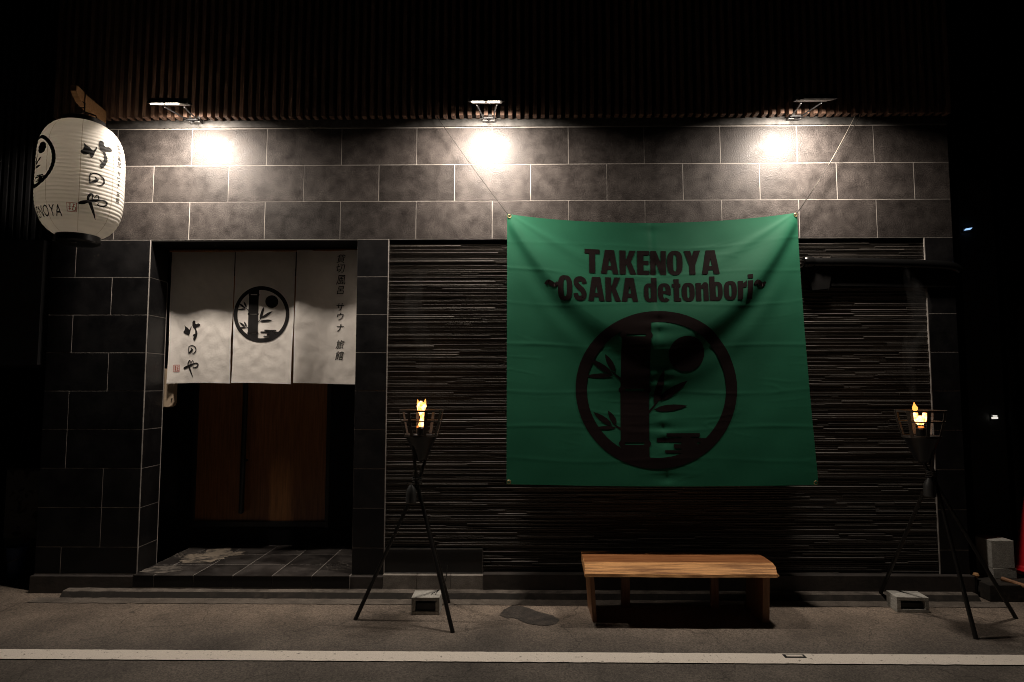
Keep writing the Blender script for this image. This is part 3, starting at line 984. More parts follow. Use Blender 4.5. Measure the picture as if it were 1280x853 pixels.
# ------------------------------------------------------------------ wall floodlights
lamps = [(-2.613, 'white-lit black floodlight on a short arm above the doorway', -0.0, 20),
         (-0.253, 'white-lit black floodlight in the middle, above the left corner of the green banner', 0.0, 20),
         (2.165, 'black floodlight with a plain grey underside above the right corner of the green banner', 0.0, 20)]
for i, (x, lab, rz, tilt) in enumerate(lamps):
    L0 = Vector((x, -0.10, 3.70))
    t = thing('floodlight', L0, lab, 'floodlight', 'floodlights above the tiled wall')
    # mount plate and clamp under the slats
    MB().box(-0.05, 0.05, 0.04, 0.085, -0.02, 0.035).build('mounting_plate', M_grey_metal, t, bevel=0.003)
    ar = MB()
    for s in (-1, 1):
        ar.tube([(s * 0.03, 0.05, 0.0), (s * 0.045, -0.02, -0.012), (s * 0.06, -0.15, -0.02), (s * 0.075, -0.24, -0.022)], 0.0055, 8)
    ar.tube([(-0.05, 0.02, -0.008), (0.05, 0.02, -0.008)], 0.010, 8)
    ar.tube([(0, 0.06, 0.005), (0, 0.02, -0.03), (0.01, -0.01, -0.045)], 0.007, 8)
    ar.build('bracket_arm', M_black, t, smooth=True)
    head = link('housing', MB().hexa([(-.118, -.11, 0), (.118, -.11, 0), (.118, .11, 0), (-.118, .11, 0), (-.105, -.09, .035), (.105, -.09, .035), (.105, .09, .05), (-.105, .09, .05)]).mesh('housing', M_black, bevel=0.006), t,
                (0, -0.30, -0.030), rot=(R(tilt), 0, rz))
    MB().box(-.108, .108, -.064, .095, -0.004, -0.0005).build('reflector', M_alu, head, bevel=0.001)
    if i < 2:
        ld = MB()
        ld.box(-.100, -.012, -.088, -.070, -0.008, -0.0005); ld.box(.012, .100, -.088, -.070, -0.008, -0.0005)
        ld.build('led_strip', M_led, head)
    else:
        MB().box(-.108, .108, -.085, -.045, -0.004, -0.0005).build('led_strip', M_alu, head)
    for s in (-1, 1):
        MB().lathe((s * 0.124, -0.0, 0.012), [(0.0, -0.01), (0.012, -0.01), (0.012, 0.01), (0, 0.01)], 10, False).build('knob', M_grey_metal, head)
    ldt = bpy.data.lights.new('floodlight_beam', 'AREA')
    ldt.shape = 'RECTANGLE'; ldt.size = 0.21; ldt.size_y = 0.10; ldt.spread = R(156)
    ldt.energy = LAMP_W * (1.0, 1.05, 1.0)[i]; ldt.color = LAMP_COL
    lo = bpy.data.objects.new('floodlight_beam', ldt)
    COL.objects.link(lo)
    lo.parent = t
    lo.location = (0, -0.30, -0.012)
    lo.rotation_euler = (R(tilt + 8), 0, rz)   # asymmetric optics throw the light toward the wall
    lo.location = (0, -0.30, -0.048)

# ------------------------------------------------------------------ paper lantern
LC = Vector((-3.218, -0.45, 3.075))
LH, LR = 0.418, 0.274
LAZ = math.atan2(EYE.y - LC.y, EYE.x - LC.x)


def lan_r(z, rib=True):
    s = min(1.0, abs(z) / LH)
    r = LR * (1 - (s * 0.955) ** 3.6) ** (1 / 2.5)
    if rib: r += 0.0032 * abs(math.sin(math.pi * (z + LH) / (2 * LH) * 31)) - 0.002
    return r


def lan_fn(phi, z, lift=0.0):
    r = lan_r(z) + lift
    a = LAZ + phi
    # vertical paper joins make faint flats
    r -= 0.002 * max(0, 1 - abs(((a * 8 / (2 * math.pi)) % 1) - 0.5) * 20)
    return (LC.x + r * math.cos(a), LC.y + r * math.sin(a), LC.z + z)


lan = thing('paper_lantern', (LC.x, LC.y, LC.z - 0.5), 'large white ribbed paper lantern with black brush writing at the left corner', 'lantern')
LO = Vector((LC.x, LC.y, LC.z - 0.5))
M_paper = cloth_mat('washi_paper', (0.88, 0.85, 0.79), 0.42, wbump=0.05, crease=0.05, rough=0.7, var=0.03)
vs, fs = [], []
nu, nv = 128, 31 * 6
for j in range(nv + 1):
    z = -LH + 2 * LH * j / nv
    for k in range(nu):
        vs.append(Vector(lan_fn(2 * math.pi * k / nu, z)) - LO)
for j in range(nv):
    for k in range(nu):
        k2 = (k + 1) % nu
        fs.append((j * nu + k, j * nu + k2, (j + 1) * nu + k2, (j + 1) * nu + k))
me = bpy.data.meshes.new('paper_shade')
me.from_pydata([tuple(p) for p in vs], [], fs)
me.materials.append(M_paper)
for p in me.polygons: p.use_smooth = True
shade = link('paper_shade', me, lan)
rb = lan_r(LH, False)
MB(LO).lathe((LC.x, LC.y, LC.z), [(rb - 0.02, LH - 0.012), (rb + .006, LH - 0.012), (rb + 0.008, LH + 0.028), (rb - 0.004, LH + 0.034), (rb - 0.02, LH + 0.03)], 40, False).build('top_ring', M_black, lan, smooth=True)
MB(LO).lathe((LC.x, LC.y, LC.z), [(rb - 0.004, -LH + 0.012), (rb + .008, -LH + 0.010), (rb + 0.010, -LH - 0.04), (rb - 0.002, -LH - 0.052), (rb - 0.03, -LH - 0.054), (0.001, -LH - 0.05)], 40, False).build('base_ring', M_black, lan, smooth=True)
hk = MB(LO)
hk.tube([(LC.x - 0.105, LC.y, LC.z + LH + 0.02), (LC.x - 0.085, LC.y, LC.z + LH + 0.07), (LC.x, LC.y, LC.z + LH + 0.10), (LC.x + 0.085, LC.y, LC.z + LH + 0.07), (LC.x + 0.105, LC.y, LC.z + LH + 0.02)], 0.005, 8)
hk.build('wire_handle', M_blackmetal, lan, smooth=True)
tp = MB(LO)
for zt in (-LH + 0.0, ):
    tp.tube([(LC.x + 0.01, LC.y - rb * .7, LC.z - LH - 0.05), (LC.x + 0.02, LC.y - rb * .7, LC.z - LH - 0.062), (LC.x + 0.05, LC.y - rb * .68, LC.z - LH - 0.06)], 0.004, 6)
tp.build('hook', M_alu, lan, smooth=True)
lantern_prints = []


def lq(phi0, z0, sx, sy, lift=0.0022):
    def fn(x, y):
        # polar pull keeps the writing upright where the paper narrows
        return lan_fn(phi0 + x * sx / LR, z0 + y * sy, lift)
    return fn


EPH, EZ, ER = -1.27, 0.065, 0.190
print_on('round_emblem', emblem(), lq(EPH, EZ, ER, ER), M_ink, shade, 0.05, LO)
KX, KZ, KS = 0.33, 0.245, 0.00084
for kc in kana(): print_on('brush_character', [[(x - 315, -(y - 105)) for x, y in p] for p in kc], lq(KX, KZ, KS * 1.12, KS), M_ink, shade, 12, LO)
tn, asp = text_polys('TAKENOYA', 0.004, 1.15)
print_on('lettering', [[(x - 1, y) for x, y in p] for p in tn], lq(-0.42, -0.33, 0.40, 0.078), M_ink, shade, 0.03, LO)
print_on('red_seal', [[(x - .5, -(y - .5)) for x, y in p] for p in seal()], lq(-0.18, -0.265, 0.062, 0.062), M_seal, shade, 0.2, LO)
M_seam = mat('paper_seam', (0.42, 0.34, 0.25), 0.8)
for q_ in range(8):
    print_on('paper_seam', rect(-0.0016, -LH + .01, 0.0016, LH - .01), lq(q_ * math.pi / 4 - 0.03, 0, 1, 1, 0.0012), M_seam, shade, 0.012, LO)
P = []
yy = 0.0
for ch in '貸切風呂 サウナ 旅館':
    if ch == ' ':
        yy -= 0.6; continue
    tpp, a_ = text_polys(ch, 0.01)
    print_on('small_character', [[(x - .5, yy - 1 + y * .9) for x, y in p] for p in tpp], lq(0.97, 0.27, 0.038, 0.041), M_ink, shade, 0.3, LO)
    yy -= 1.05

# wooden arm holding the lantern
arm = thing('lantern_arm', (-3.315, -0.10, 3.72), 'curved wooden arm jutting from the slats above the paper lantern', 'bracket')
AO = Vector((-3.315, -0.10, 3.72))
ax0, ax1 = Vector((-3.315, -0.10, 3.70)), Vector((-3.275, -0.50, 3.665))
dirv = (Vector((ax1.x, ax1.y, 0)) - Vector((ax0.x, ax0.y, 0))).normalized()
side = Vector((-dirv.y, dirv.x, 0)) * 0.022
ln = (Vector((ax1.x, ax1.y, 0)) - Vector((ax0.x, ax0.y, 0))).length
prof = [(0, -0.045), (0.10, -0.045), (0.2, -0.038), (0.3, -0.03), (0.33, -0.022), (0.36, 0.0), (ln, 0.03), (ln, 0.075), (0.35, 0.075), (0.25, 0.06), (0.1, 0.055), (0, 0.055)]
MB(AO).prism(prof, lambda p: ax0 + dirv * p[0] + side + Vector((0, 0, p[1])), lambda p: ax0 + dirv * p[0] - side + Vector((0, 0, p[1]))).build('wooden_arm', M_wood_arm, arm, bevel=0.003)
lp = ax0 + dirv * 0.30
cd = MB(AO)
cd.tube([(LC.x, LC.y, LC.z + LH + 0.10), (LC.x, LC.y, 3.66), (lp.x, lp.y, 3.70), (lp.x + 0.0, lp.y, 3.80)], 0.004, 6)
nn = 14
cd.tube([lp + side * 1.2 + Vector((0, 0, -0.05)), lp + side * 1.25 + Vector((0, 0, 0.08)), lp - side * 1.25 + Vector((0, 0, 0.08)), lp - side * 1.2 + Vector((0, 0, -0.05)), lp + side * 1.2 + Vector((0, 0, -0.05))], 0.0035, 6)
cd.build('cord', M_black, arm, smooth=True)

# ------------------------------------------------------------------ bench
ben = thing('wooden_bench', (1.07, -0.45, 0), 'low live-edge wooden bench standing on the road below the green banner', 'bench')
NB_ = Vector((1.07, -0.45, 0))
sec = [(-0.225, 0.372), (-0.345, 0.368), (-0.478, 0.366), (-0.56, 0.358), (-0.655, 0.336), (-0.662, 0.318), (-0.60, 0.312), (-0.24, 0.318)]
vs, fs, mi = [], [], []
NX = 60
for i in range(NX + 1):
    t = i / NX
    for j, (y, z) in enumerate(sec):
        xl, xr = 0.437, 1.722
        if j in (3,): xl, xr = 0.43, 1.715
        if j in (4, 5): xl, xr = 0.420, 1.685
        if j == 0 or j == 7: xr = 1.70
        x = xl + (xr - xl) * t
        wv = 0.010 * noise.noise(Vector((x * 2.2, j * 0.2, 1))) + 0.003 * noise.noise(Vector((x * 9, j, 2)))
        if j in (3, 4, 5): wv *= 1.3
        if j in (2,): wv = 0.008 * noise.noise(Vector((x * 3.1, 4, 1)))
        vs.append(Vector((x, y + wv, z + 0.002 * noise.noise(Vector((x * 6, j * 3, 3)))) ) - NB_)
k = len(sec)
for i in range(NX):
    for j in range(k):
        j2 = (j + 1) % k
        fs.append((i * k + j, i * k + j2, (i + 1) * k + j2, (i + 1) * k + j)); mi.append(1 if j in (0, 1) else 0)
fs.append(tuple(range(k))); mi.append(0)
fs.append(tuple(NX * k + j for j in range(k - 1, -1, -1))); mi.append(0)
me = bpy.data.meshes.new('seat')
me.from_pydata([tuple(p) for p in vs], [], fs)
me.materials.append(M_bench); me.materials.append(M_bench_top)
for p, m_ in zip(me.polygons, mi): p.material_index = m_
bm = bmesh.new(); bm.from_mesh(me); bmesh.ops.recalc_face_normals(bm, faces=bm.faces); bm.to_mesh(me); bm.free()
link('seat', me, ben)


def bleg(x0, x1, y0, y1, dx, dy=0.0):
    return MB(NB_).hexa([(x0, y0, 0), (x1, y0, 0), (x1, y1, 0), (x0, y1, 0), (x0 + dx, y0 + dy, .32), (x1 + dx, y0 + dy, .32), (x1 + dx, y1 + dy, .32), (x0 + dx, y1 + dy, .32)]).build('leg', M_bench_leg, ben, bevel=0.003)


bleg(0.478, 0.508, -0.585, -0.27, -0.020)
bleg(1.605, 1.652, -0.585, -0.27, 0.012)
bleg(0.715, 0.777, -0.30, -0.265, 0)
bleg(1.352, 1.407, -0.30, -0.265, 0)
MB(NB_).box(0.512, 1.60, -0.40, -0.36, 0.27, 0.315).build('rail', M_bench_leg, ben)

# ------------------------------------------------------------------ tripod torches
def torch(C0, feet, cross, label, seed, flame):
    T = Vector((C0.x, C0.y, 0))
    t = thing('tripod_torch', T, label, 'torch', 'tripod torches standing in front of the wall')
    top_r, bot_r, zt, zb = 0.152, 0.112, 1.405, 1.235
    for i, (fx_, fy_, fz_) in enumerate(feet):
        f_ = Vector((fx_, fy_, fz_))
        off = Vector((math.cos(i * 2.1), math.sin(i * 2.1), 0)) * 0.014
        c_ = cross + off
        d_ = (c_ - f_)
        e_ = c_ + d_ * ((1.24 - c_.z) / d_.z)
        hor = Vector((e_.x - C0.x, e_.y - C0.y, 0))
        if hor.length > 0.085: e_ = Vector((C0.x, C0.y, 1.24)) + hor.normalized() * 0.085
        MB(T).tube([f_ + Vector((0, 0, 0.0)), f_.lerp(c_, 0.5), c_, e_], [0.014, 0.013, 0.012, 0.010], 10).build('leg', M_blackmetal, t, smooth=True)
    wr = MB(T)
    for q in range(5):
        pts_ = [cross + Vector((0.032 * math.cos(a * math.pi / 5), 0.032 * math.sin(a * math.pi / 5), -0.02 + q * 0.009 + 0.006 * math.sin(a + q))) for a in range(11)]
        wr.tube(pts_, 0.0045, 5, False)
    wr.build('lashing', M_rope, t, smooth=True)

    def ringm(r_, z_, w_, h_):
        return MB(T).lathe((C0.x, C0.y, 0), [(r_ - w_, z_ - h_), (r_, z_ - h_), (r_, z_ + h_), (r_ - w_, z_ + h_), (r_ - w_, z_ - h_)], 36, False)
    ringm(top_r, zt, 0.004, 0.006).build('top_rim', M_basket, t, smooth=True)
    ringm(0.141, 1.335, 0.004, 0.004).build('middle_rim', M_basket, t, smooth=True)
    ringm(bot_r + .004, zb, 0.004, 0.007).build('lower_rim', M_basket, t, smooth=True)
    for q in range(8):
        a = q * math.pi / 4 + 0.25 + seed * .1
        ca, sa = math.cos(a), math.sin(a)
        ps = [(bot_r, zb), (bot_r + 0.014, zb + 0.05), (top_r - 0.008, zt - 0.045), (top_r - 0.001, zt + 0.005)]
        vs_, fs_ = [], []
        for r_, z_ in ps:
            for s_ in (-1, 1):
                for o_ in (0, 0.004):
                    vs_.append((C0.x + (r_ + o_) * ca - s_ * 0.011 * sa, C0.y + (r_ + o_) * sa + s_ * 0.011 * ca, z_))
        for i in range(3):
            b_ = i * 4
            fs_ += [(b_, b_ + 2, b_ + 6, b_ + 4), (b_ + 1, b_ + 5, b_ + 7, b_ + 3), (b_, b_ + 4, b_ + 5, b_ + 1), (b_ + 2, b_ + 3, b_ + 7, b_ + 6)]
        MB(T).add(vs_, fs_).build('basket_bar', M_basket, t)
    MB(T).lathe((C0.x, C0.y, 0), [(0.012, 1.055), (0.040, 1.07), (0.090, 1.19), (bot_r, zb), (bot_r - .004, zb + .002), (0.03, 1.20), (0.01, 1.2)], 28).build('fire_bowl', M_black, t, smooth=True)
    MB(T).lathe((C0.x, C0.y, 0), [(0.001, 1.2), (0.028, 1.2), (0.030, 1.285), (0.024, 1.29), (0.001, 1.285)], 20).build('burner', M_blackmetal, t, smooth=True)
    for nm, prof_, m_, ox in flame:
        vs_, fs_ = [], []
        n_ = 18
        for j, (r_, z_, dx_) in enumerate(prof_):
            for k_ in range(n_):
                a = k_ * 2 * math.pi / n_
                rr_ = r_ * (1 + 0.25 * noise.noise(Vector((math.cos(a) * 1.5, math.sin(a) * 1.5, z_ * 25 + seed))))
                vs_.append((C0.x + ox + dx_ + rr_ * math.cos(a), C0.y + rr_ * math.sin(a) * .8, z_ + 0.006 * noise.noise(Vector((math.cos(a) * 2, math.sin(a) * 2, seed + j)))))
        for j in range(len(prof_) - 1):
            for k_ in range(n_):
                k2_ = (k_ + 1) % n_
                fs_.append((j * n_ + k_, j * n_ + k2_, (j + 1) * n_ + k2_, (j + 1) * n_ + k_))
        fs_.append(tuple(range(n_)))
        fs_.append(tuple((len(prof_) - 1) * n_ + q_ for q_ in range(n_)))
        MB(T).add(vs_, fs_).build(nm, m_, t, smooth=True)
    # hanging gas can
    gp = cross + Vector((-0.035, -0.03, -0.055))
    MB(T).lathe(gp, [(0.004, 0.03), (0.012, 0.028), (0.03, 0.0), (0.036, -0.03), (0.037, -0.09), (0.034, -0.095), (0.001, -0.094)], 20).build('hanging_cup', M_steel_panel, t, smooth=True)
    return t


C1 = Vector((-0.688, -0.54, 0))
fl1 = [('flame', [(0.012, 1.295, 0), (0.02, 1.305, 0), (0.017, 1.335, .003), (0.0125, 1.36, .004), (0.019, 1.385, .001), (0.029, 1.412, -.001), (0.034, 1.435, 0), (0.030, 1.452, 0), (0.014, 1.462, -.004), (0.004, 1.47, -.006)], M_fire, 0.0),
       ('flame_tongue', [(0.004, 1.445, 0), (0.010, 1.455, 0), (0.007, 1.468, .002), (0.002, 1.484, .004)], M_fire2, 0.022),
       ('flame_tongue', [(0.004, 1.445, 0), (0.010, 1.455, 0), (0.006, 1.466, -.002), (0.002, 1.480, -.004)], M_fire2, -0.024),
       ('ember', [(0.003, 1.287, 0), (0.007, 1.290, 0), (0.006, 1.297, .0), (0.002, 1.300, 0)], M_ember, 0.018),
       ('ember', [(0.003, 1.287, 0), (0.007, 1.290, 0), (0.006, 1.297, .0), (0.002, 1.300, 0)], M_ember, -0.026)]
torch(C1, [(-1.119, -0.559, 0), (-0.437, -0.772, 0), (-0.526, -0.217, 0)], Vector((-0.712, -0.55, 0.93)),
      'black iron tripod torch with a flame, standing beside the doorway', 1.0, fl1)
C2 = Vector((2.70, -0.60, 0))
fl2 = [('flame', [(0.018, 1.312, .002), (0.026, 1.322, 0), (0.034, 1.345, -.001), (0.032, 1.36, 0), (0.02, 1.37, .0), (0.012, 1.372, 0)], M_fire, -0.004),
       ('flame', [(0.010, 1.33, .006), (0.014, 1.35, 0), (0.013, 1.375, -.003), (0.014, 1.39, -.004), (0.009, 1.397, -.004)], M_fire, -0.028),
       ('flame', [(0.010, 1.33, 0), (0.014, 1.35, 0), (0.015, 1.375, .002), (0.013, 1.39, .003), (0.006, 1.397, .002)], M_fire, 0.026),
       ('flame_tongue', [(0.006, 1.405, 0), (0.016, 1.415, 0), (0.017, 1.43, 0), (0.008, 1.445, -.003), (0.002, 1.462, -.004)], M_fire2, -0.034),
       ('ember', [(0.006, 1.293, 0), (0.02, 1.296, 0), (0.018, 1.301, .0), (0.002, 1.303, 0)], M_ember, 0.0)]
torch(C2, [(2.836, -0.83, 0), (3.363, -0.467, 0), (2.66, -0.10, 0.05)], Vector((2.755, -0.60, 0.99)),
      'black iron tripod torch with a flame, standing near the right end of the wall', 3.0, fl2)


# thin smoke drifting up from the flames
M_smoke = bpy.data.materials.new('thin_smoke')
M_smoke.use_nodes = True
_n = M_smoke.node_tree
_n.nodes.remove(_n.nodes['Principled BSDF'])
_v = _n.nodes.new('ShaderNodeVolumePrincipled')
_v.inputs['Color'].default_value = (0.85, 0.85, 0.85, 1)
_tc, _no, _mr = _n.nodes.new('ShaderNodeNewGeometry'), _n.nodes.new('ShaderNodeTexNoise'), _n.nodes.new('ShaderNodeMapRange')
_mp = _n.nodes.new('ShaderNodeMapping'); _mp.inputs['Scale'].default_value = (1, 1, 0.35)
_no.inputs['Scale'].default_value = 14; _no.inputs['Detail'].default_value = 2; _no.inputs['Distortion'].default_value = 1.2
_mr.inputs[1].default_value, _mr.inputs[2].default_value, _mr.inputs[4].default_value = 0.42, 0.80, 0.42
_n.links.new(_tc.outputs['Position'], _mp.inputs[0]); _n.links.new(_mp.outputs[0], _no.inputs['Vector'])
_n.links.new(_no.outputs[0], _mr.inputs[0]); _n.links.new(_mr.outputs[0], _v.inputs['Density'])
_n.links.new(_v.outputs[0], _n.nodes['Material Output'].inputs['Volume'])
for c_, lab in ((C1, 'faint thin smoke drifting up from the torch beside the doorway'), (C2, 'faint thin smoke drifting up from the torch near the right end')):
    pts_, rr_ = [], []
    for q in range(14):
        z_ = 1.48 + q * 0.07
        pts_.append((c_.x - 0.02 + 0.05 * math.sin(q * 0.55 + c_.x), c_.y + 0.03 * math.cos(q * 0.5), z_)); rr_.append((0.02 + 0.008 * q) * (1 - (q / 13.0) ** 4 * 0.9))
    so = MB((c_.x, c_.y, 1.48)).tube(pts_, rr_, 10).build('smoke', M_smoke, None, smooth=True, loc=(c_.x, c_.y, 1.48), kind='stuff')
    tag(so, lab, 'smoke')


# ------------------------------------------------------------------ concrete blocks
def hollow_block(loc, w, d, h, rz, label, group, hole=True, name='concrete_block'):
    t = thing(name, loc, label, 'concrete block', group, rz)
    b = MB()
    if hole:
        e, f_ = 0.028, 0.024
        b.box(-w / 2, w / 2, -d / 2, d / 2, h - f_, h)
        b.box(-w / 2, w / 2, -d / 2, d / 2, 0, f_)
        b.box(-w / 2, -w / 2 + e, -d / 2, d / 2, f_, h - f_)
        b.box(w / 2 - e, w / 2, -d / 2, d / 2, f_, h - f_)
        b.box(-w / 2 + e, w / 2 - e, d / 2 - .03, d / 2 - .002, f_, h - f_)
    else:
        b.box(-w / 2, w / 2, -d / 2, d / 2, 0, h)
    b.build('block', M_block, t, bevel=0.003)
    if hole:
        MB().box(-w / 2 + e + .004, w / 2 - e - .004, -d / 2 + .02, -d / 2 + .04, f_, h - f_ - .018).build('cable_reel', M_black, t, bevel=0.004)
    return t


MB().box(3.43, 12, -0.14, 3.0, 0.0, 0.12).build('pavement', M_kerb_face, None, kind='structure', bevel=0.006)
q1, q2 = on_z(1257, 724, 0.12), on_z(1256, 724, 0.12)
GB = 'concrete blocks used as ballast'
hollow_block((-0.660, -0.385, 0), 0.195, 0.155, 0.118, R(0), 'hollow grey concrete block on the road behind the torch beside the doorway', GB)
hollow_block((2.735, -0.300, 0), 0.215, 0.145, 0.105, R(-4), 'hollow grey concrete block lying on the road under the torch at the right', GB)
hollow_block((q1.x, q1.y + 0.09, 0.12), 0.18, 0.17, 0.078, R(2), 'grey concrete block at the bottom of the two-block stack beside the red cone', GB, False)
hollow_block((q1.x - .005, q1.y + 0.09, 0.198), 0.17, 0.17, 0.205, R(0), 'upright grey concrete block on top of the two-block stack beside the red cone', GB, False)
cb = MB(on_z(549, 745, 0.118))
p0 = Vector((-0.60, -0.40, 0.12))
for dx in (0, 0.03):
    cb.tube(catmull([(p0.x - dx, p0.y, p0.z), (p0.x + 0.03, p0.y - .02, 0.16), (-0.52, -0.48, 0.24), (-0.50, -0.55, 0.36)], 5), 0.0025, 5)
tag(cb.build('power_cable', M_black, None, smooth=True, loc=on_z(549, 745, 0.118)), 'thin black twin cable running from the left concrete block up to the torch leg', 'cable')

# ------------------------------------------------------------------ awning-like black pipe on the right
pp = thing('black_pipe', (2.22, -0.12, 2.54), 'glossy black capped pipe running level across the right end of the stone wall', 'pipe')
PO = Vector((2.22, -0.12, 2.54))
M_gloss = mat('gloss_black', (0.006, 0.006, 0.006), 0.16, bump=0.05, bscale=30)
MB(PO).tube(catmull([(2.26, -0.040, 2.535), (2.6, -0.040, 2.533), (2.95, -0.040, 2.523), (3.2, -0.040, 2.512), (3.34, -0.038, 2.500), (3.40, -0.030, 2.475)], 5), 0.037, 18).build('tube', M_gloss, pp, smooth=True)
MB(PO).tube([(2.195, -0.046, 2.536), (2.20, -0.046, 2.536), (2.215, -0.046, 2.536), (2.255, -0.046, 2.536), (2.275, -0.044, 2.536)], [0.030, 0.042, 0.047, 0.047, 0.038], 20).build('end_cap', M_gloss, pp, smooth=True)
for xx in (2.335, 2.42):
    MB(PO).tube([(xx - .008, -0.041, 2.535), (xx + .008, -0.041, 2.535)], 0.038, 18).build('collar', M_gloss, pp, smooth=True)
for xx in (2.50, 2.85, 3.15):
    MB(PO).box(xx - .014, xx + .014, -0.030, 0.010, 2.498, 2.506).build('wall_clip', M_black, pp)
MB(PO).hexa([(2.29, -0.026, 2.352), (3.385, -0.026, 2.335), (3.385, -0.002, 2.335), (2.29, -0.002, 2.352), (2.27, -0.030, 2.53), (3.385, -0.030, 2.49), (3.385, -0.002, 2.49), (2.27, -0.002, 2.53)]).build('shadow_sheet', M_void, pp, bevel=0.004)  # dark sheet stands in for the shadow cast below the pipe
MB(PO).hexa([(2.262, -0.040, 2.31), (2.40, -0.034, 2.325), (2.40, 0.002, 2.325), (2.262, 0.002, 2.31), (2.225, -0.062, 2.52), (2.43, -0.05, 2.52), (2.43, -0.01, 2.52), (2.225, -0.01, 2.52)]).build('shadow_flap', M_void, pp, bevel=0.006)  # dark flap shaped as the left end of the pipe's shadow

# ------------------------------------------------------------------ neighbours
nl = thing('left_neighbour_building', (-5.5, 0.05, 0), 'unlit dark building at the left edge behind the lantern', 'building')
NLO = Vector((-5.5, 0.05, 0))
MB(NLO).box(-9, -3.80, 0.75, 2.0, 0, 7).build('wall', M_void, nl)
MB(NLO).box(-6.5, -3.80, -0.02, 0.75, 1.74, 2.74).build('fascia', M_siding, nl, bevel=0.004)
MB(NLO).box(-6.5, -3.80, 0.12, 0.75, 2.741, 7).build('upper_wall', M_void, nl)
for i in range(18):
    MB(NLO).box(-4.9 + i * 0.062, -4.9 + i * 0.062 + 0.03, 0.055, 0.101, 2.76, 5.6).build('louvre', M_siding, nl)
mb_ = thing('notice_board', (on_y(27, 646, 0.5).x, 0.50, 0.28), 'grey upright notice board with faint scrawled print at the lower left edge', 'notice board')
MB().box(-0.15, 0.15, 0, 0.035, 0, 0.58).build('board', M_poster, mb_, bevel=0.003)
MB().box(-0.155, 0.155, -0.005, -0.001, 0.575, 0.595).build('top_strip', M_siding, mb_)
MB().box(-0.16, 0.16, 0.03, 0.055, -0.28, 0.6).build('back_frame', M_siding, mb_)
bu = thing('blue_bucket', (on_z(20, 722).x, on_z(20, 722).y, 0), 'dark blue plastic bucket on the ground at the left edge', 'bucket')
MB().lathe((0, 0, 0), [(0.001, 0.004), (0.055, 0.0), (0.075, 0.24), (0.08, 0.245), (0.08, 0.255), (0.07, 0.25), (0.05, 0.02), (0.001, 0.02)], 24, False).build('body', M_blue, bu, smooth=True)
MB().tube([(0.078, 0, 0.23), (0.06, -0.06, 0.17), (0, -0.09, 0.14), (-0.06, -0.06, 0.17), (-0.078, 0, 0.23)], 0.003, 6).build('handle', M_grey_metal, bu, smooth=True)

NRY = 0.85
nr = thing('right_neighbour_building', (4.9, NRY, 0), 'unlit dark building with horizontal siding boards at the right edge', 'building')
NRO = Vector((4.9, NRY, 0))
MB(NRO).box(3.45, 10, NRY + 0.06, 3.5, 0, 9).build('wall', M_void, nr)
z = 3.52
for i in range(26):
    MB(NRO).hexa([(3.62, NRY + .015, z), (4.44, NRY + .015, z), (4.44, NRY + .06, z), (3.62, NRY + .06, z), (3.62, NRY + .045, z + 0.09), (4.44, NRY + .045, z + 0.09), (4.44, NRY + .06, z + 0.09), (3.62, NRY + .06, z + 0.09)]).build('siding_board', M_siding, nr)
    z += 0.098
MB(NRO).box(4.04, 4.36, NRY, NRY + 0.06, 0.15, 3.49).build('steel_panel', M_steel_panel, nr, bevel=0.004)
MB(NRO).box(4.395, 4.46, NRY - .02, NRY + 0.10, 0, 8.5).build('drain_pipe', M_black, nr, bevel=0.02)
MB(NRO).box(4.55, 5.6, NRY + .04, NRY + 0.09, 0.1, 2.3).build('shutter', M_siding, nr)
ln1 = thing('blue_glint', on_y(1210, 286.5, NRY - .02), 'glowing piece standing in for a tiny cool blue lamp on the grey panel at the right edge', 'glint')
MB().hexa([(-.028, -.008, -.012), (.020, -.008, -.005), (.020, .012, -.005), (-.028, .012, -.012), (-.020, -.008, .003), (.036, -.008, .012), (.036, .012, .012), (-.020, .012, .003)]).build('lens', M_glint_b, ln1)  # blue reflection built as a glowing piece
MB().box(-.04, .045, .010, .02, -.02, .02).build('glint_backing', M_black, ln1)
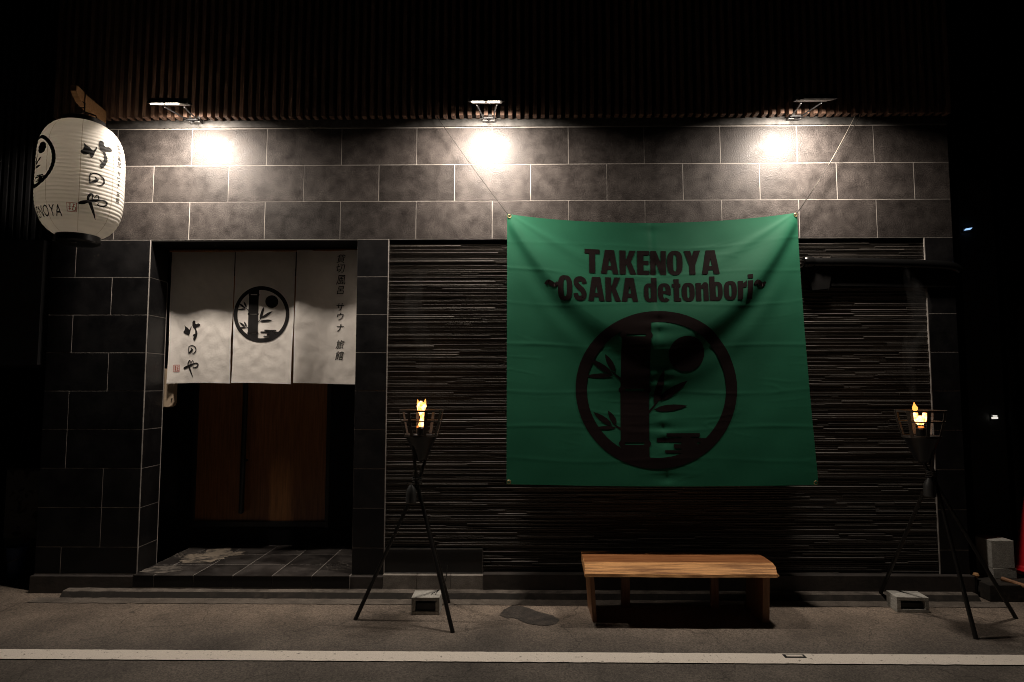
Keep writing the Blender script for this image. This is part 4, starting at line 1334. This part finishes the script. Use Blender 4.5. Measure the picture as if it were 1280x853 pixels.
ln2 = thing('white_glint', on_y(1244, 521.5, NRY - .02), 'glowing piece standing in for a small white reflection on the dark wall above the concrete blocks', 'glint')
MB().box(-.026, .018, -.01, .012, -.016, -.002).build('lens', M_glint_w, ln2)  # white reflection built as two glowing pieces
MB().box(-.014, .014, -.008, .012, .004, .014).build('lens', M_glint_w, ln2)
MB().box(-.03, .03, .010, .02, -.03, .03).build('glint_backing', M_black, ln2)

co = thing('traffic_cone', (4.045, 0.19, 0.12), 'tall red plastic traffic cone cut off by the right edge of the photo', 'traffic cone')
MB().lathe((0, 0, 0), [(0.165, 0.03), (0.16, 0.05), (0.145, 0.06), (0.03, 0.74), (0.024, 0.75), (0.001, 0.752)], 32, False).build('cone_body', M_cone, co, smooth=True)
MB().box(-0.19, 0.19, -0.19, 0.19, 0, 0.032).build('base', M_cone, co, bevel=0.008)
wd = thing('wooden_pole', (3.66, -0.1, 0.12), 'pale wooden pole lying on the ground in front of the concrete block stack', 'pole')
WO = Vector((3.66, -0.1, 0.12))
a_, b_ = on_z(1241, 719, 0.10), on_z(1283, 737, 0.06)
a_, b_ = Vector((3.60, -0.03, 0.136)), Vector((3.74, -0.22, 0.10))
MB(WO).tube([a_, b_], 0.016, 10).build('shaft', M_bench_leg, wd, smooth=True)
MB(WO).tube([b_, b_ + (b_ - a_).normalized() * 0.04], 0.019, 10).build('metal_tip', M_alu, wd, smooth=True)
kn = thing('orange_float', on_y(1220, 719, -0.02), 'small orange rounded knob beside the plinth at the right end', 'knob')
kz = kn.location.z
MB().lathe((0, 0, 0), [(0.001, -0.018), (0.014, -0.016), (0.022, 0), (0.016, 0.014), (0.001, 0.018)], 14).build('knob_head', M_wood_arm, kn, smooth=True)
MB().tube([(0, 0, -0.016), (0, 0.01, -kz)], 0.006, 8).build('stem', M_black, kn, smooth=True)

sm = thing('survey_marker', (1.588, -1.116, 0.006), 'small framed metal survey marker set in the white road line', 'road marker')
MB().box(-.062, .062, -.022, .022, 0, .003).build('frame', M_black, sm, bevel=0.001)
MB().box(-.047, .047, -.012, .012, 0.003, .0045).build('plate', M_line, sm)
